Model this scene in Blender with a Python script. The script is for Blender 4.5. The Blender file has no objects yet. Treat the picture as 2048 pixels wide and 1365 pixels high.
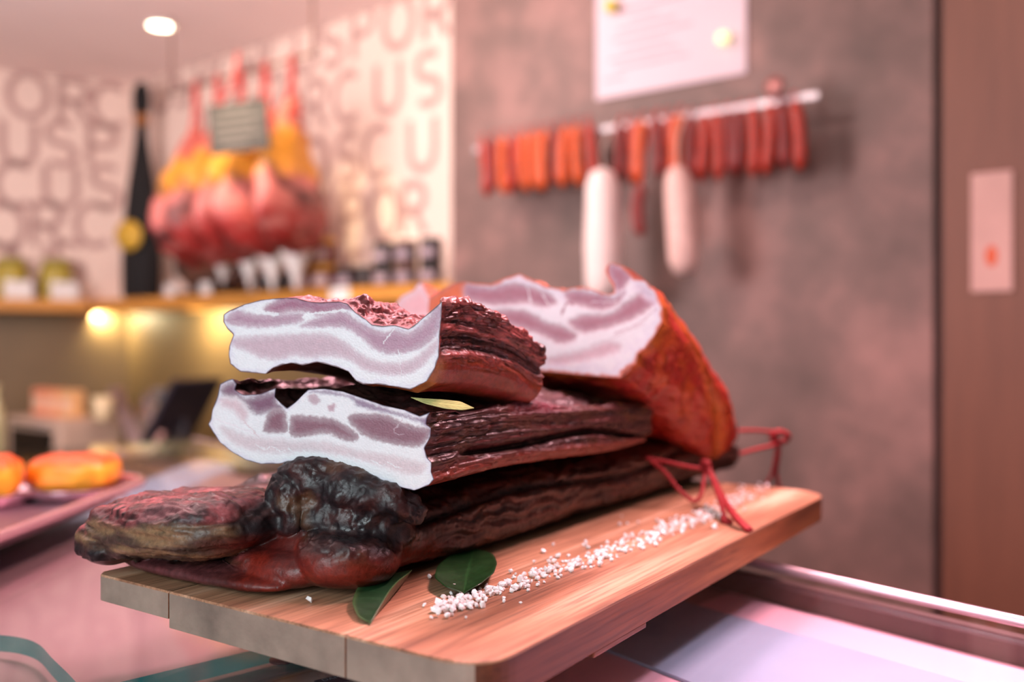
import bpy, bmesh, math, random
import numpy as np
from mathutils import Vector, Matrix

random.seed(4)
SC = bpy.context.scene
COL = SC.collection
EYE, F, CX, CY = 1.45, 1950.0, 1024.0, 682.5
CAM = np.array([0.0, 0.0, EYE])

# ---------------------------------------------------------------- survey helpers
def W(px, py, d):
    """world point at depth d along the sight line of a pixel of the photograph"""
    return np.array([(px - CX) / F * d, d, EYE + (CY - py) / F * d])

def onz(px, py, z):
    return W(px, py, (EYE - z) * F / (py - CY))

def onplane(px, py, p0, n):
    px = np.asarray(px, float); py = np.asarray(py, float)
    r = np.stack([(px - CX) / F, np.ones_like(px), (CY - py) / F], -1)
    t = np.dot(p0 - CAM, n) / (r @ n)
    return CAM + r * t[..., None]

def nrm(v):
    v = np.asarray(v, float)
    return v / np.linalg.norm(v)

def lin(r, g, b):
    f = lambda c: (c / 255) / 12.92 if c / 255 <= 0.04045 else ((c / 255 + 0.055) / 1.055) ** 2.4
    return np.array([f(r), f(g), f(b)])

# ---------------------------------------------------------------- noise
_rs = np.random.RandomState(11)
_perm = np.concatenate([_rs.permutation(256)] * 3)
_grad = _rs.normal(size=(256, 3)); _grad /= np.linalg.norm(_grad, axis=1)[:, None]

def pn(P):
    P = np.asarray(P, float)
    I = np.floor(P).astype(int); f = P - I; I &= 255
    u = f * f * f * (f * (f * 6 - 15) + 10)
    out = 0
    for dx in (0, 1):
        for dy in (0, 1):
            for dz in (0, 1):
                h = _perm[_perm[_perm[(I[:, 0] + dx) & 255] + ((I[:, 1] + dy) & 255)] + ((I[:, 2] + dz) & 255)]
                g = _grad[h]
                dot = g[:, 0] * (f[:, 0] - dx) + g[:, 1] * (f[:, 1] - dy) + g[:, 2] * (f[:, 2] - dz)
                w = (u[:, 0] if dx else 1 - u[:, 0]) * (u[:, 1] if dy else 1 - u[:, 1]) * (u[:, 2] if dz else 1 - u[:, 2])
                out = out + w * dot
    return out * 1.6

def fbm(P, o=4, g=0.5):
    P = np.asarray(P, float); a, s, r = 1.0, 0, 0.0
    for k in range(o):
        s = s + a * pn(P * (2.03 ** k) + 7.3 * k); r += a; a *= g
    return s / r * 1.5

def ridge(P, o=3, g=0.5):
    P = np.asarray(P, float); a, s, r = 1.0, 0, 0.0
    for k in range(o):
        s = s + a * (1 - 2 * np.abs(pn(P * (2.1 ** k) + 3.7 * k))); r += a; a *= g
    return s / r

def sst(a, b, x):
    t = np.clip((x - a) / (b - a), 0, 1)
    return t * t * (3 - 2 * t)

def mixc(a, b, t):
    t = np.asarray(t)[:, None]
    return a * (1 - t) + b * t

# ---------------------------------------------------------------- objects
def tag(o, label=None, cat=None, group=None, kind=None):
    if label: o['label'] = label
    if cat: o['category'] = cat
    if group: o['group'] = group
    if kind: o['kind'] = kind
    return o

def link(name, me, mat=None, parent=None):
    o = bpy.data.objects.new(name, me); COL.objects.link(o)
    if mat is not None:
        for m in (mat if isinstance(mat, (list, tuple)) else [mat]):
            me.materials.append(m)
    if parent is not None: o.parent = parent
    return o

def empty(name, loc=(0, 0, 0), rz=0.0):
    o = bpy.data.objects.new(name, None); COL.objects.link(o)
    o.location = loc; o.rotation_euler = (0, 0, rz); o.empty_display_size = 0.05
    return o

def thing(name, label, cat, loc=(0, 0, 0), rz=0.0, group=None):
    return tag(empty(name, loc, rz), label, cat, group)

def mesh(name, V, Fc, smooth=True, col=None):
    me = bpy.data.meshes.new(name)
    me.from_pydata([tuple(map(float, v)) for v in V], [], [tuple(int(i) for i in f) for f in Fc])
    if smooth: me.polygons.foreach_set('use_smooth', [True] * len(me.polygons))
    if col is not None: setcol(me, col)
    me.update()
    return me

def setcol(me, col):
    a = me.color_attributes.get('Col') or me.color_attributes.new('Col', 'FLOAT_COLOR', 'POINT')
    c = np.ones((len(me.vertices), 4), np.float32); c[:, :3] = np.clip(col, 0, 1)
    a.data.foreach_set('color', c.ravel())

def vnormals(me):
    n = np.empty(len(me.vertices) * 3, np.float32)
    me.vertex_normals.foreach_get('vector', n)
    return n.reshape(-1, 3).astype(float)

def vcos(me):
    c = np.empty(len(me.vertices) * 3, np.float32); me.vertices.foreach_get('co', c)
    return c.reshape(-1, 3).astype(float)

def setcos(me, c):
    me.vertices.foreach_set('co', np.asarray(c, np.float32).ravel()); me.update()

def bm_obj(name, bm, mat, parent=None, smooth=False):
    bmesh.ops.recalc_face_normals(bm, faces=bm.faces[:])
    me = bpy.data.meshes.new(name); bm.to_mesh(me); bm.free()
    if smooth: me.polygons.foreach_set('use_smooth', [True] * len(me.polygons))
    return link(name, me, mat, parent)

def add_box(bm, x0, x1, y0, y1, z0, z1, bev=0.0, seg=2):
    vs = [bm.verts.new((x, y, z)) for x in (x0, x1) for y in (y0, y1) for z in (z0, z1)]
    idx = [(0, 1, 3, 2), (4, 6, 7, 5), (0, 4, 5, 1), (2, 3, 7, 6), (0, 2, 6, 4), (1, 5, 7, 3)]
    fs = [bm.faces.new([vs[i] for i in f]) for f in idx]
    if bev > 0:
        es = list({e for f in fs for e in f.edges})
        bmesh.ops.bevel(bm, geom=es, offset=bev, segments=seg, affect='EDGES', profile=0.5)

def box(name, x0, x1, y0, y1, z0, z1, mat, parent=None, bev=0.0):
    bm = bmesh.new(); add_box(bm, x0, x1, y0, y1, z0, z1, bev)
    return bm_obj(name, bm, mat, parent)

def lathe(name, prof, mat, parent=None, n=32, sx=1.0, sy=1.0, loc=None, close=True):
    V, Fc = [], []
    for r, z in prof:
        for k in range(n):
            a = 2 * math.pi * k / n
            V.append((r * math.cos(a) * sx, r * math.sin(a) * sy, z))
    m = len(prof)
    for i in range(m - 1):
        for k in range(n):
            Fc.append((i * n + k, i * n + (k + 1) % n, (i + 1) * n + (k + 1) % n, (i + 1) * n + k))
    if close:
        Fc.append(tuple(range(n))[::-1]); Fc.append(tuple((m - 1) * n + k for k in range(n)))
    o = link(name, mesh(name, V, Fc), mat, parent)
    if loc is not None: o.location = loc
    return o

def catmull(P, n):
    P = np.asarray(P, float); m = len(P)
    Q = np.vstack([2 * P[0] - P[1], P, 2 * P[-1] - P[-2]])
    out = []
    for t in np.linspace(0, m - 1 - 1e-9, n):
        i = int(t); f = t - i
        a, b, c, d = Q[i], Q[i + 1], Q[i + 2], Q[i + 3]
        out.append(0.5 * (2 * b + (c - a) * f + (2 * a - 5 * b + 4 * c - d) * f * f + (3 * b - a - 3 * c + d) * f ** 3))
    return np.array(out)

def tube_data(P, r, n=8, twist=False):
    P = np.asarray(P, float); m = len(P)
    rr = np.full(m, r) if np.isscalar(r) else np.asarray(r, float)
    T = np.gradient(P, axis=0); T /= np.linalg.norm(T, axis=1)[:, None] + 1e-12
    up = np.array([0, 0, 1.0]) if abs(T[0][2]) < 0.9 else np.array([1.0, 0, 0])
    N = nrm(np.cross(T[0], up)); V = []
    for i in range(m):
        N = nrm(N - T[i] * np.dot(N, T[i])); B = np.cross(T[i], N)
        for k in range(n):
            a = 2 * math.pi * k / n
            q = rr[i] * (1 + (0.28 * math.cos(2 * (a - i * 0.9)) if twist else 0))
            V.append(P[i] + q * (math.cos(a) * N + math.sin(a) * B))
    Fc = []
    for i in range(m - 1):
        for k in range(n):
            Fc.append((i * n + k, i * n + (k + 1) % n, (i + 1) * n + (k + 1) % n, (i + 1) * n + k))
    Fc.append(tuple(range(n))[::-1]); Fc.append(tuple((m - 1) * n + k for k in range(n)))
    return V, Fc

def merge(parts):
    V, Fc, o = [], [], 0
    for v, f in parts:
        V += list(v); Fc += [tuple(i + o for i in q) for q in f]; o = len(V)
    return V, Fc

def tube(name, P, r, mat, parent=None, n=8, res=None, twist=False):
    if res: P = catmull(P, res)
    V, Fc = tube_data(P, r, n, twist)
    return link(name, mesh(name, V, Fc), mat, parent)

# ---------------------------------------------------------------- materials
def newmat(name):
    m = bpy.data.materials.new(name); m.use_nodes = True
    nt = m.node_tree
    return m, nt, nt.nodes['Principled BSDF']

def node(nt, t, **kw):
    n = nt.nodes.new(t)
    for k, v in kw.items():
        if k in n.inputs: n.inputs[k].default_value = v
        else: setattr(n, k, v)
    return n

def coords(nt, scale=(1, 1, 1)):
    tc = nt.nodes.new('ShaderNodeTexCoord'); mp = nt.nodes.new('ShaderNodeMapping')
    mp.inputs['Scale'].default_value = scale
    nt.links.new(tc.outputs['Object'], mp.inputs['Vector'])
    return mp.outputs['Vector']

def ramp(nt, src, stops):
    r = nt.nodes.new('ShaderNodeValToRGB')
    while len(r.color_ramp.elements) < len(stops): r.color_ramp.elements.new(0.5)
    for e, (p, c) in zip(r.color_ramp.elements, stops):
        e.position = p; e.color = (*c, 1) if len(c) == 3 else c
    nt.links.new(src, r.inputs['Fac'])
    return r.outputs['Color']

def bump(nt, bsdf, src, strength, dist):
    b = node(nt, 'ShaderNodeBump', Strength=strength, Distance=dist)
    nt.links.new(src, b.inputs['Height']); nt.links.new(b.outputs['Normal'], bsdf.inputs['Normal'])

def mat(name, rgb, rough=0.5, metal=0.0, var=0.12, scale=8.0, bumpv=0.0, emit=None, estr=0.0, spec=0.5, stretch=(1, 1, 1), coat=0.0):
    m, nt, b = newmat(name)
    c = lin(*rgb)
    nz = node(nt, 'ShaderNodeTexNoise', Scale=scale, Detail=5.0)
    nt.links.new(coords(nt, stretch), nz.inputs['Vector'])
    nt.links.new(ramp(nt, nz.outputs['Fac'], [(0.25, tuple(c * (1 - var))), (0.75, tuple(np.minimum(c * (1 + var), 1)))]), b.inputs['Base Color'])
    b.inputs['Roughness'].default_value = rough; b.inputs['Metallic'].default_value = metal
    b.inputs['Specular IOR Level'].default_value = spec
    b.inputs['Coat Weight'].default_value = coat
    if bumpv: bump(nt, b, nz.outputs['Fac'], bumpv, 0.01)
    if emit is not None:
        b.inputs['Emission Color'].default_value = (*lin(*emit), 1); b.inputs['Emission Strength'].default_value = estr
    return m

def mat_col(name, rough=(0.35, 0.6), nscale=250.0, bstr=0.35, bdist=0.0008, var=0.25, spec=0.5, coat=0.0, stretch=(1, 1, 1), sss=0.0):
    """reads the surface colour painted per vertex, breaks it up with noise"""
    m, nt, b = newmat(name)
    a = nt.nodes.new('ShaderNodeVertexColor'); a.layer_name = 'Col'
    nz = node(nt, 'ShaderNodeTexNoise', Scale=nscale, Detail=4.0, Roughness=0.6)
    nt.links.new(coords(nt, stretch), nz.inputs['Vector'])
    mx = nt.nodes.new('ShaderNodeMix'); mx.data_type = 'RGBA'; mx.blend_type = 'MULTIPLY'
    mx.inputs['Factor'].default_value = 1.0
    nt.links.new(a.outputs['Color'], mx.inputs[6])
    nt.links.new(ramp(nt, nz.outputs['Fac'], [(0.3, (1 - var,) * 3), (0.7, (1 + var,) * 3)]), mx.inputs[7])
    nt.links.new(mx.outputs[2], b.inputs['Base Color'])
    n2 = node(nt, 'ShaderNodeTexNoise', Scale=60.0, Detail=3.0)
    nt.links.new(coords(nt), n2.inputs['Vector'])
    nt.links.new(ramp(nt, n2.outputs['Fac'], [(0.3, (rough[0],) * 3), (0.7, (rough[1],) * 3)]), b.inputs['Roughness'])
    b.inputs['Specular IOR Level'].default_value = spec
    b.inputs['Coat Weight'].default_value = coat; b.inputs['Coat Roughness'].default_value = 0.25
    if sss:
        b.inputs['Subsurface Weight'].default_value = sss; b.inputs['Subsurface Radius'].default_value = (0.004, 0.002, 0.0015)
        b.inputs['Subsurface Scale'].default_value = 1.0
    if bstr: bump(nt, b, nz.outputs['Fac'], bstr, bdist)
    return m

def mat_glass(name, tint, refl=1.0, trans=0.96):
    """thin clear pane: straight-through light plus a Fresnel reflection"""
    m = bpy.data.materials.new(name); m.use_nodes = True; nt = m.node_tree
    nt.nodes.remove(nt.nodes['Principled BSDF'])
    tr = node(nt, 'ShaderNodeBsdfTransparent', Color=(tint[0] * trans, tint[1] * trans, tint[2] * trans, 1))
    gl = node(nt, 'ShaderNodeBsdfGlossy', Roughness=0.03); gl.inputs['Color'].default_value = (refl, refl, refl, 1)
    geo = nt.nodes.new('ShaderNodeNewGeometry')
    dt = nt.nodes.new('ShaderNodeVectorMath'); dt.operation = 'DOT_PRODUCT'
    nt.links.new(geo.outputs['Normal'], dt.inputs[0]); nt.links.new(geo.outputs['Incoming'], dt.inputs[1])
    def mth(op, a, b):
        q = nt.nodes.new('ShaderNodeMath'); q.operation = op
        for i, x in enumerate((a, b)):
            if isinstance(x, (int, float)): q.inputs[i].default_value = x
            elif x is not None: nt.links.new(x, q.inputs[i])
        return q.outputs[0]
    fr = mth('ADD', mth('MULTIPLY', mth('POWER', mth('SUBTRACT', 1.0, mth('ABSOLUTE', dt.outputs['Value'], None)), 5.0), .34), .012)
    nz = node(nt, 'ShaderNodeTexNoise', Scale=3.0); nt.links.new(coords(nt), nz.inputs['Vector'])
    bp = node(nt, 'ShaderNodeBump', Strength=0.02, Distance=0.002); nt.links.new(nz.outputs['Fac'], bp.inputs['Height'])
    nt.links.new(bp.outputs['Normal'], gl.inputs['Normal'])
    mx = nt.nodes.new('ShaderNodeMixShader')
    nt.links.new(fr, mx.inputs[0]); nt.links.new(tr.outputs[0], mx.inputs[1]); nt.links.new(gl.outputs[0], mx.inputs[2])
    nt.links.new(mx.outputs[0], nt.nodes['Material Output'].inputs['Surface'])
    return m

# ---------------------------------------------------------------- board frame
WD = np.array([0.844, -0.535, 0.0]); VD = np.array([0.535, 0.844, 0.0])
WD = nrm(WD); VD = nrm(VD)
ZB = EYE - 0.16                    # board top
ZG = EYE - 0.213                   # top of the glass counter
BT = 0.0235                        # board thickness
RB = math.atan2(WD[1], WD[0])      # board rotation: local x = WD, local y = VD

def B(w, v, h=0.0):
    p = WD * w + VD * v
    return np.array([p[0], p[1], ZB + h])

# ---------------------------------------------------------------- meat
def rs(poly, n, smooth=1):
    P = np.asarray(poly, float)
    s = np.concatenate([[0], np.cumsum(np.linalg.norm(np.diff(P, axis=0), axis=1))])
    t = np.linspace(0, s[-1], n)
    Q = np.stack([np.interp(t, s, P[:, k]) for k in range(P.shape[1])], -1)
    for _ in range(smooth):
        Q[1:-1] = (Q[:-2] + 2 * Q[1:-1] + Q[2:]) / 4
    return Q

def sdf(P, poly):
    """signed distance of points to a closed polygon, positive inside"""
    poly = np.asarray(poly, float)
    A, Bq = poly, np.roll(poly, -1, 0)
    best = np.full(len(P), 1e9); ins = np.zeros(len(P), bool)
    for a, b in zip(A, Bq):
        e = b - a; w = P - a
        t = np.clip((w @ e) / (e @ e + 1e-12), 0, 1)
        d = w - t[:, None] * e
        best = np.minimum(best, (d * d).sum(1))
        c = (a[1] > P[:, 1]) != (b[1] > P[:, 1])
        with np.errstate(divide='ignore', invalid='ignore'):
            x = (b[0] - a[0]) * (P[:, 1] - a[1]) / (b[1] - a[1]) + a[0]
        ins ^= c & (P[:, 0] < x)
    return np.where(ins, 1, -1) * np.sqrt(best)

def dline(P, line):
    best = np.full(len(P), 1e9)
    L = np.asarray(line, float)
    for a, b in zip(L[:-1], L[1:]):
        e = b - a; w = P - a
        t = np.clip((w @ e) / (e @ e + 1e-12), 0, 1)
        d = w - t[:, None] * e
        best = np.minimum(best, (d * d).sum(1))
    return np.sqrt(best)

def closed_smooth(poly, k=5):
    P = np.asarray(poly, float); m = len(P); out = []
    for i in range(m):
        a, b, c, d = P[(i - 1) % m], P[i], P[(i + 1) % m], P[(i + 2) % m]
        for f in np.arange(k) / k:
            out.append(0.5 * (2 * b + (c - a) * f + (2 * a - 5 * b + 4 * c - d) * f * f + (3 * b - a - 3 * c + d) * f ** 3))
    return np.array(out)

def interp_keys(keys, t):
    """keys: (t, values...) -> smooth curve"""
    K = np.asarray(keys, float)
    out = []
    for k in range(1, K.shape[1]):
        d = np.gradient(K[:, k], K[:, 0])
        i = np.clip(np.searchsorted(K[:, 0], t, side='right') - 1, 0, len(K) - 2)
        h = K[i + 1, 0] - K[i, 0]; f = (t - K[i, 0]) / h
        out.append((2 * f ** 3 - 3 * f ** 2 + 1) * K[i, k] + (f ** 3 - 2 * f ** 2 + f) * h * d[i]
                   + (-2 * f ** 3 + 3 * f ** 2) * K[i + 1, k] + (f ** 3 - f ** 2) * h * d[i + 1])
    return np.stack(out, -1)

def slab(name, label, cat, zf, sides, pR, pL, tilt, axis, keys, n12, NL, paint, amp, mats, facemap, capl=0.012):
    """a slab of meat: traced cut face, body lofted behind it along axis.
    keys: (length m, dz, dw, scale width, scale height, smoothing)"""
    px = [rs(zf(np.asarray(s, float)), n, 2) for s, n in zip(sides, (n12[0], n12[1], n12[0], n12[1]))]
    top, right, bot, left = px
    PR, PL = W(*pR), W(*pL)
    e1 = PR - PL; e1[2] = 0; e1 = nrm(e1)
    back = nrm(np.cross([0, 0, 1], e1)); up = nrm(np.array([0, 0, 1.0]) + tilt * back)
    n = nrm(np.cross(e1, up))
    p0 = (PR + PL) / 2
    ring2 = np.vstack([top, right[1:], bot[::-1][1:], left[::-1][1:-1]])
    pos = np.concatenate([np.linspace(0, 1, len(top)), 1 + np.linspace(0, 1, len(right))[1:],
                          2 + np.linspace(0, 1, len(bot))[1:], 3 + np.linspace(0, 1, len(left))[1:-1]])
    R0 = onplane(ring2[:, 0], ring2[:, 1], p0, n)
    c = R0.mean(0); q1 = (R0 - c) @ e1; q3 = (R0 - c) @ up
    N = len(R0)
    def gs(x, sig):
        k = np.arange(-4 * sig, 4 * sig + 1); g = np.exp(-k * k / (2 * sig * sig)); g /= g.sum()
        return np.convolve(np.concatenate([x[-4 * sig:], x, x[:4 * sig]]), g, 'valid')
    s1, s3 = gs(q1, 16), gs(q3, 16)
    L = keys[-1][0]
    ts = L * (np.linspace(0, 1, NL) ** 1.25)
    K = interp_keys(keys, ts)
    ax = nrm(axis)
    V, A, Ls = [], [], []
    ncap = 14
    for j in range(NL + ncap):
        if j < NL:
            l = ts[j]; dz, dw, sw, sh, sm = K[j]; cs = cw = 1.0; ext = 0
        else:
            ph = (j - NL + 1) / ncap * math.pi / 2
            l = L; dz, dw, sw, sh, sm = K[-1]; cs = max(math.cos(ph), 0.02); cw = 1 - 0.16 * (1 - math.cos(ph)); ext = capl * math.sin(ph)
        a1 = ((1 - sm) * q1 + sm * s1) * sw * cw; a3 = ((1 - sm) * q3 + sm * s3) * sh * cs
        V.append(c + ax * (l + ext) + np.array([0, 0, dz]) + e1 * (dw + a1[:, None]) + up * a3[:, None])
        A.append(np.stack([a1 / cw, np.full(N, l + ext), a3], -1)); Ls.append(np.full(N, l + ext))
    V = np.vstack(V); A = np.vstack(A); Ls = np.concatenate(Ls); PO = np.tile(pos, NL + ncap)
    M = NL + ncap
    Fc = []
    for j in range(M - 1):
        for k in range(N):
            Fc.append((j * N + k, (j + 1) * N + k, (j + 1) * N + (k + 1) % N, j * N + (k + 1) % N))
    me = mesh(name, V, Fc)
    Nn = vnormals(me)
    if np.dot(Nn[:N].mean(0) + (Nn[:N] * (R0 - c)).sum(1).mean(), np.ones(3)) == 0: pass
    sgn = np.sign(((Nn[:N * NL] * (V[:N * NL] - np.repeat([c], N * NL, 0) - np.outer(Ls[:N * NL], ax))).sum(1)).mean())
    if sgn < 0: me.flip_normals(); Nn = -Nn
    D = amp(A, PO, Ls) * sst(0.0, 0.007, Ls)
    V2 = V + Nn * D[:, None]
    setcos(me, V2)
    setcol(me, paint(A, PO, Ls, D, Nn))
    root = tag(link(name, me, mats[0]), label, cat)
    # cut face: a ruled grid between the traced edges
    NS, NT = facemap['res']
    T_, Bo, Le, Ri = rs(top, NS, 0), rs(bot, NS, 0), rs(left, NT, 0), rs(right, NT, 0)
    s = np.linspace(0, 1, NS)[:, None, None]; t = np.linspace(0, 1, NT)[None, :, None]
    G = (1 - t) * T_[:, None] + t * Bo[:, None] + (1 - s) * Le[None] + s * Ri[None] \
        - ((1 - s) * (1 - t) * T_[0] + s * (1 - t) * T_[-1] + (1 - s) * t * Bo[0] + s * t * Bo[-1])
    G = G.reshape(-1, 2)
    P3 = onplane(G[:, 0], G[:, 1], p0, n)
    colr, hgt = facemap['fn'](G, ring2)
    edge = sdf(G, ring2)
    nn = n if np.dot(n, CAM - c) > 0 else -n
    P3 = P3 + nn * ((hgt * sst(0, 6, edge))[:, None])
    Fg = [(i * NT + j, i * NT + j + 1, (i + 1) * NT + j + 1, (i + 1) * NT + j) for i in range(NS - 1) for j in range(NT - 1)]
    fm = mesh('cut_face', P3, Fg, col=colr)
    if np.dot(vnormals(fm).mean(0), nn) < 0: fm.flip_normals()
    fo = link('cut_face', fm, mats[1], root); fo['label'] = facemap['label']
    return root

def face_paint(zf, scale, regions, lines, fat, rimc, rimw, jag=3.0, grain=0.05):
    """regions: (polygon in zoom coords, colour, softness px); lines: (polyline, colour, width)"""
    def fn(G, ring):
        P = np.c_[G, np.zeros(len(G))]
        wx = fbm(P / 9.0, 3); wy = fbm(P / 9.0 + 31.7, 3)
        w2 = pn(P / 3.2); w3 = pn(P / 3.2 + 9.1)
        Gw = G + np.stack([jag * wx + 0.9 * w2, jag * wy + 0.9 * w3], -1)
        C = np.repeat(fat[None], len(G), 0) * (1 + 0.03 * fbm(P / 25.0, 3))[:, None]
        H = np.zeros(len(G))
        for poly, colr, soft in regions:
            d = sdf(Gw, closed_smooth(zf(np.asarray(poly, float))))
            m = sst(-soft, soft, d)
            fib = fbm(np.c_[G[:, 0] / 3.0, G[:, 1] / 9.0, np.full(len(G), 4.0)], 3)
            cc = colr[None] * (1 + grain * fib + 0.06 * fbm(P / 14.0 + 5, 2))[:, None]
            pale = sst(16, 2, d) * 0.22
            cc = mixc(cc, np.repeat(fat[None], len(G), 0), pale)
            C = mixc(C, cc, m)
            H = H - m * 0.00025
        for line, colr, wd in lines:
            d = dline(Gw, catmull(zf(np.asarray(line, float)), 40))
            C = mixc(C, np.repeat(colr[None], len(G), 0), 0.85 * sst(wd, wd * 0.35, d))
        e = sdf(G, ring)
        rw = rimw * (0.6 + 0.8 * np.clip(fbm(P / 18.0 + 50, 2) + 0.5, 0, 1))
        C = mixc(C, np.repeat(rimc[None], len(G), 0), sst(rw * 1.0, rw * 0.2, e) * 0.92)
        C = mixc(C, C * np.array([0.86, 0.82, 0.92]), sst(rw * 4, rw, e) * 0.6)
        return C, H + 0.00012 * w2
    return fn
# ================================================================ MEAT
z1 = lambda P: np.array([400, 560]) + P / 2.7307
z4 = lambda P: np.array([780, 500]) + P / 2.6256
DK, RED, BRN, TAN = np.array([.016, .006, .006]), np.array([.13, .018, .013]), np.array([.065, .020, .012]), np.array([.20, .105, .05])
M_cured = mat_col('cured_meat_surface', (0.28, 0.55), 260, 0.5, 0.0010, 0.35, 0.5)
M_smoked = mat_col('smoked_skin', (0.32, 0.5), 120, 0.25, 0.0006, 0.18, 0.5)
M_face = mat_col('cut_meat', (0.36, 0.5), 420, 0.06, 0.0003, 0.025, 0.45)

# ---- upper left slab
s1_top = [(128,190),(160,168),(240,135),(330,110),(430,100),(520,98),(590,118),(650,124),(760,118),(806,130),(850,178),(905,215),(940,245),(1000,252),(1060,247),(1140,268),(1180,240),(1250,180),(1322,118)]
s1_right = [(1322,118),(1319,200),(1309,300),(1305,420),(1280,490)]
s1_bot = [(165,460),(220,503),(300,510),(360,515),(400,482),(450,465),(500,455),(560,468),(640,450),(700,465),(760,482),(810,502),(850,552),(890,572),(960,570),(1050,582),(1150,600),(1240,555),(1280,490)]
s1_left = [(128,190),(126,230),(150,270),(182,300),(160,360),(156,410),(165,460)]
LP, LM, LPALE = lin(184,146,166), lin(168,114,138), lin(208,182,194)
FAT = lin(240,242,246)
R1 = [([(345,150),(450,100),(520,90),(650,115),(760,110),(830,160),(760,172),(640,198),(590,178),(480,178),(400,192)], LM, 5),
      ([(138,215),(200,170),(330,188),(540,182),(562,205),(540,235),(350,262),(200,252),(150,240)], LP, 5),
      ([(548,258),(600,222),(700,185),(780,172),(850,215),(935,262),(1010,285),(1060,270),(1150,285),(1250,200),(1312,140),(1300,285),(1200,378),(1050,408),(950,382),(870,312),(790,268),(650,262)], LP, 5),
      ([(175,325),(300,305),(420,300),(600,292),(700,298),(800,345),(890,415),(1000,452),(1150,440),(1290,330),(1290,385),(1200,485),(1100,525),(950,512),(880,488),(810,440),(710,420),(600,432),(520,418),(430,440),(330,430),(255,395),(190,372)], LPALE, 6)]
L1 = [([(250,135),(300,165),(345,178),(420,190)], FAT, 5), ([(565,205),(580,190),(700,175),(800,168)], FAT, 3.5), ([(1060,270),(1010,330),(1000,350)], FAT, 1.6), ([(1085,380),(1100,540)], FAT, .8)]
def amp1(A, PO, L):
    side = sst(.75, 1.0, PO) * sst(2.05, 1.75, PO)
    crust = sst(.2, .5, PO) * sst(1.3, 1.0, PO)
    P = np.stack([A[:, 0] * 70, L * 22, A[:, 2] * 150], -1)
    P2 = np.stack([A[:, 0] * 150, L * 110, A[:, 2] * 150], -1)
    d = side * (.0030 * ridge(P, 4) + .0008 * fbm(P2 * 1.7, 3)) + crust * (.0055 * fbm(P2 * .55, 3) + .002 * ridge(P2, 2))
    step = .0035 * sst(1.72, 1.80, PO + .55 * L) * sst(2.6, 2.2, PO) - .0035 * sst(1.45, 1.55, PO + .6 * L) * side
    return d - .001 + step + (1 - side) * .0006 * fbm(P2 * .4, 3)
def paint1(A, PO, L, D, N):
    side = sst(.85, 1.1, PO) * sst(1.95, 1.7, PO + .5 * L)
    P = np.stack([A[:, 0] * 90, L * 30, A[:, 2] * 260], -1)
    n1 = fbm(P, 4); n2 = fbm(P * np.array([2.2, 3, 1]) + 9, 3)
    fibre = mixc(np.array([.065, .015, .014])[None], np.array([.38, .10, .09])[None], sst(-.45, .6, n1))
    fibre = mixc(fibre, DK[None], sst(.25, .55, n2) * .75)
    skin = mixc(np.array([.16, .030, .010])[None], np.array([.20, .030, .020])[None], sst(-.3, .4, n1))
    skin = mixc(skin, np.array([.32, .12, .03])[None], sst(.014, .001, L) * sst(1.5, 2.0, PO))
    under = mixc(skin, np.array([.13, .03, .01])[None], sst(2.1, 2.4, PO))
    C = mixc(under, fibre, side)
    C = mixc(C, mixc(np.array([.10, .02, .02])[None], np.array([.30, .09, .09])[None], sst(-.3, .4, n2)), sst(3.5, 4, PO) + sst(1.02, .6, PO))
    return mixc(C, DK[None], sst(.0, -.004, D) * .85)  # hollows painted darker, as shade in the folds
fm1 = dict(res=(440, 150), fn=face_paint(z1, 2.73, R1, L1, FAT, lin(96,52,58), 3.2, grain=.07), label='pale cut face with two white fat streaks')
slab('pork_belly', 'short dark pork belly piece on top of the stack, pale cut face, dipped top edge', 'cured meat', z1,
     (s1_top, s1_right, s1_bot, s1_left), (885, 690, .615), (450, 690, .665), 0.0, VD,
     [(0, 0, 0, 1, 1, 0), (.012, .001, .0, 1, 1.03, .15), (.045, -.001, .001, 1.0, 1.04, .7), (.09, -.010, .002, .99, .98, .9), (.124, -.022, .002, .975, .86, 1)],
     (330, 90), 170, paint1, amp1, (M_cured, M_face), fm1, .016)

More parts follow.
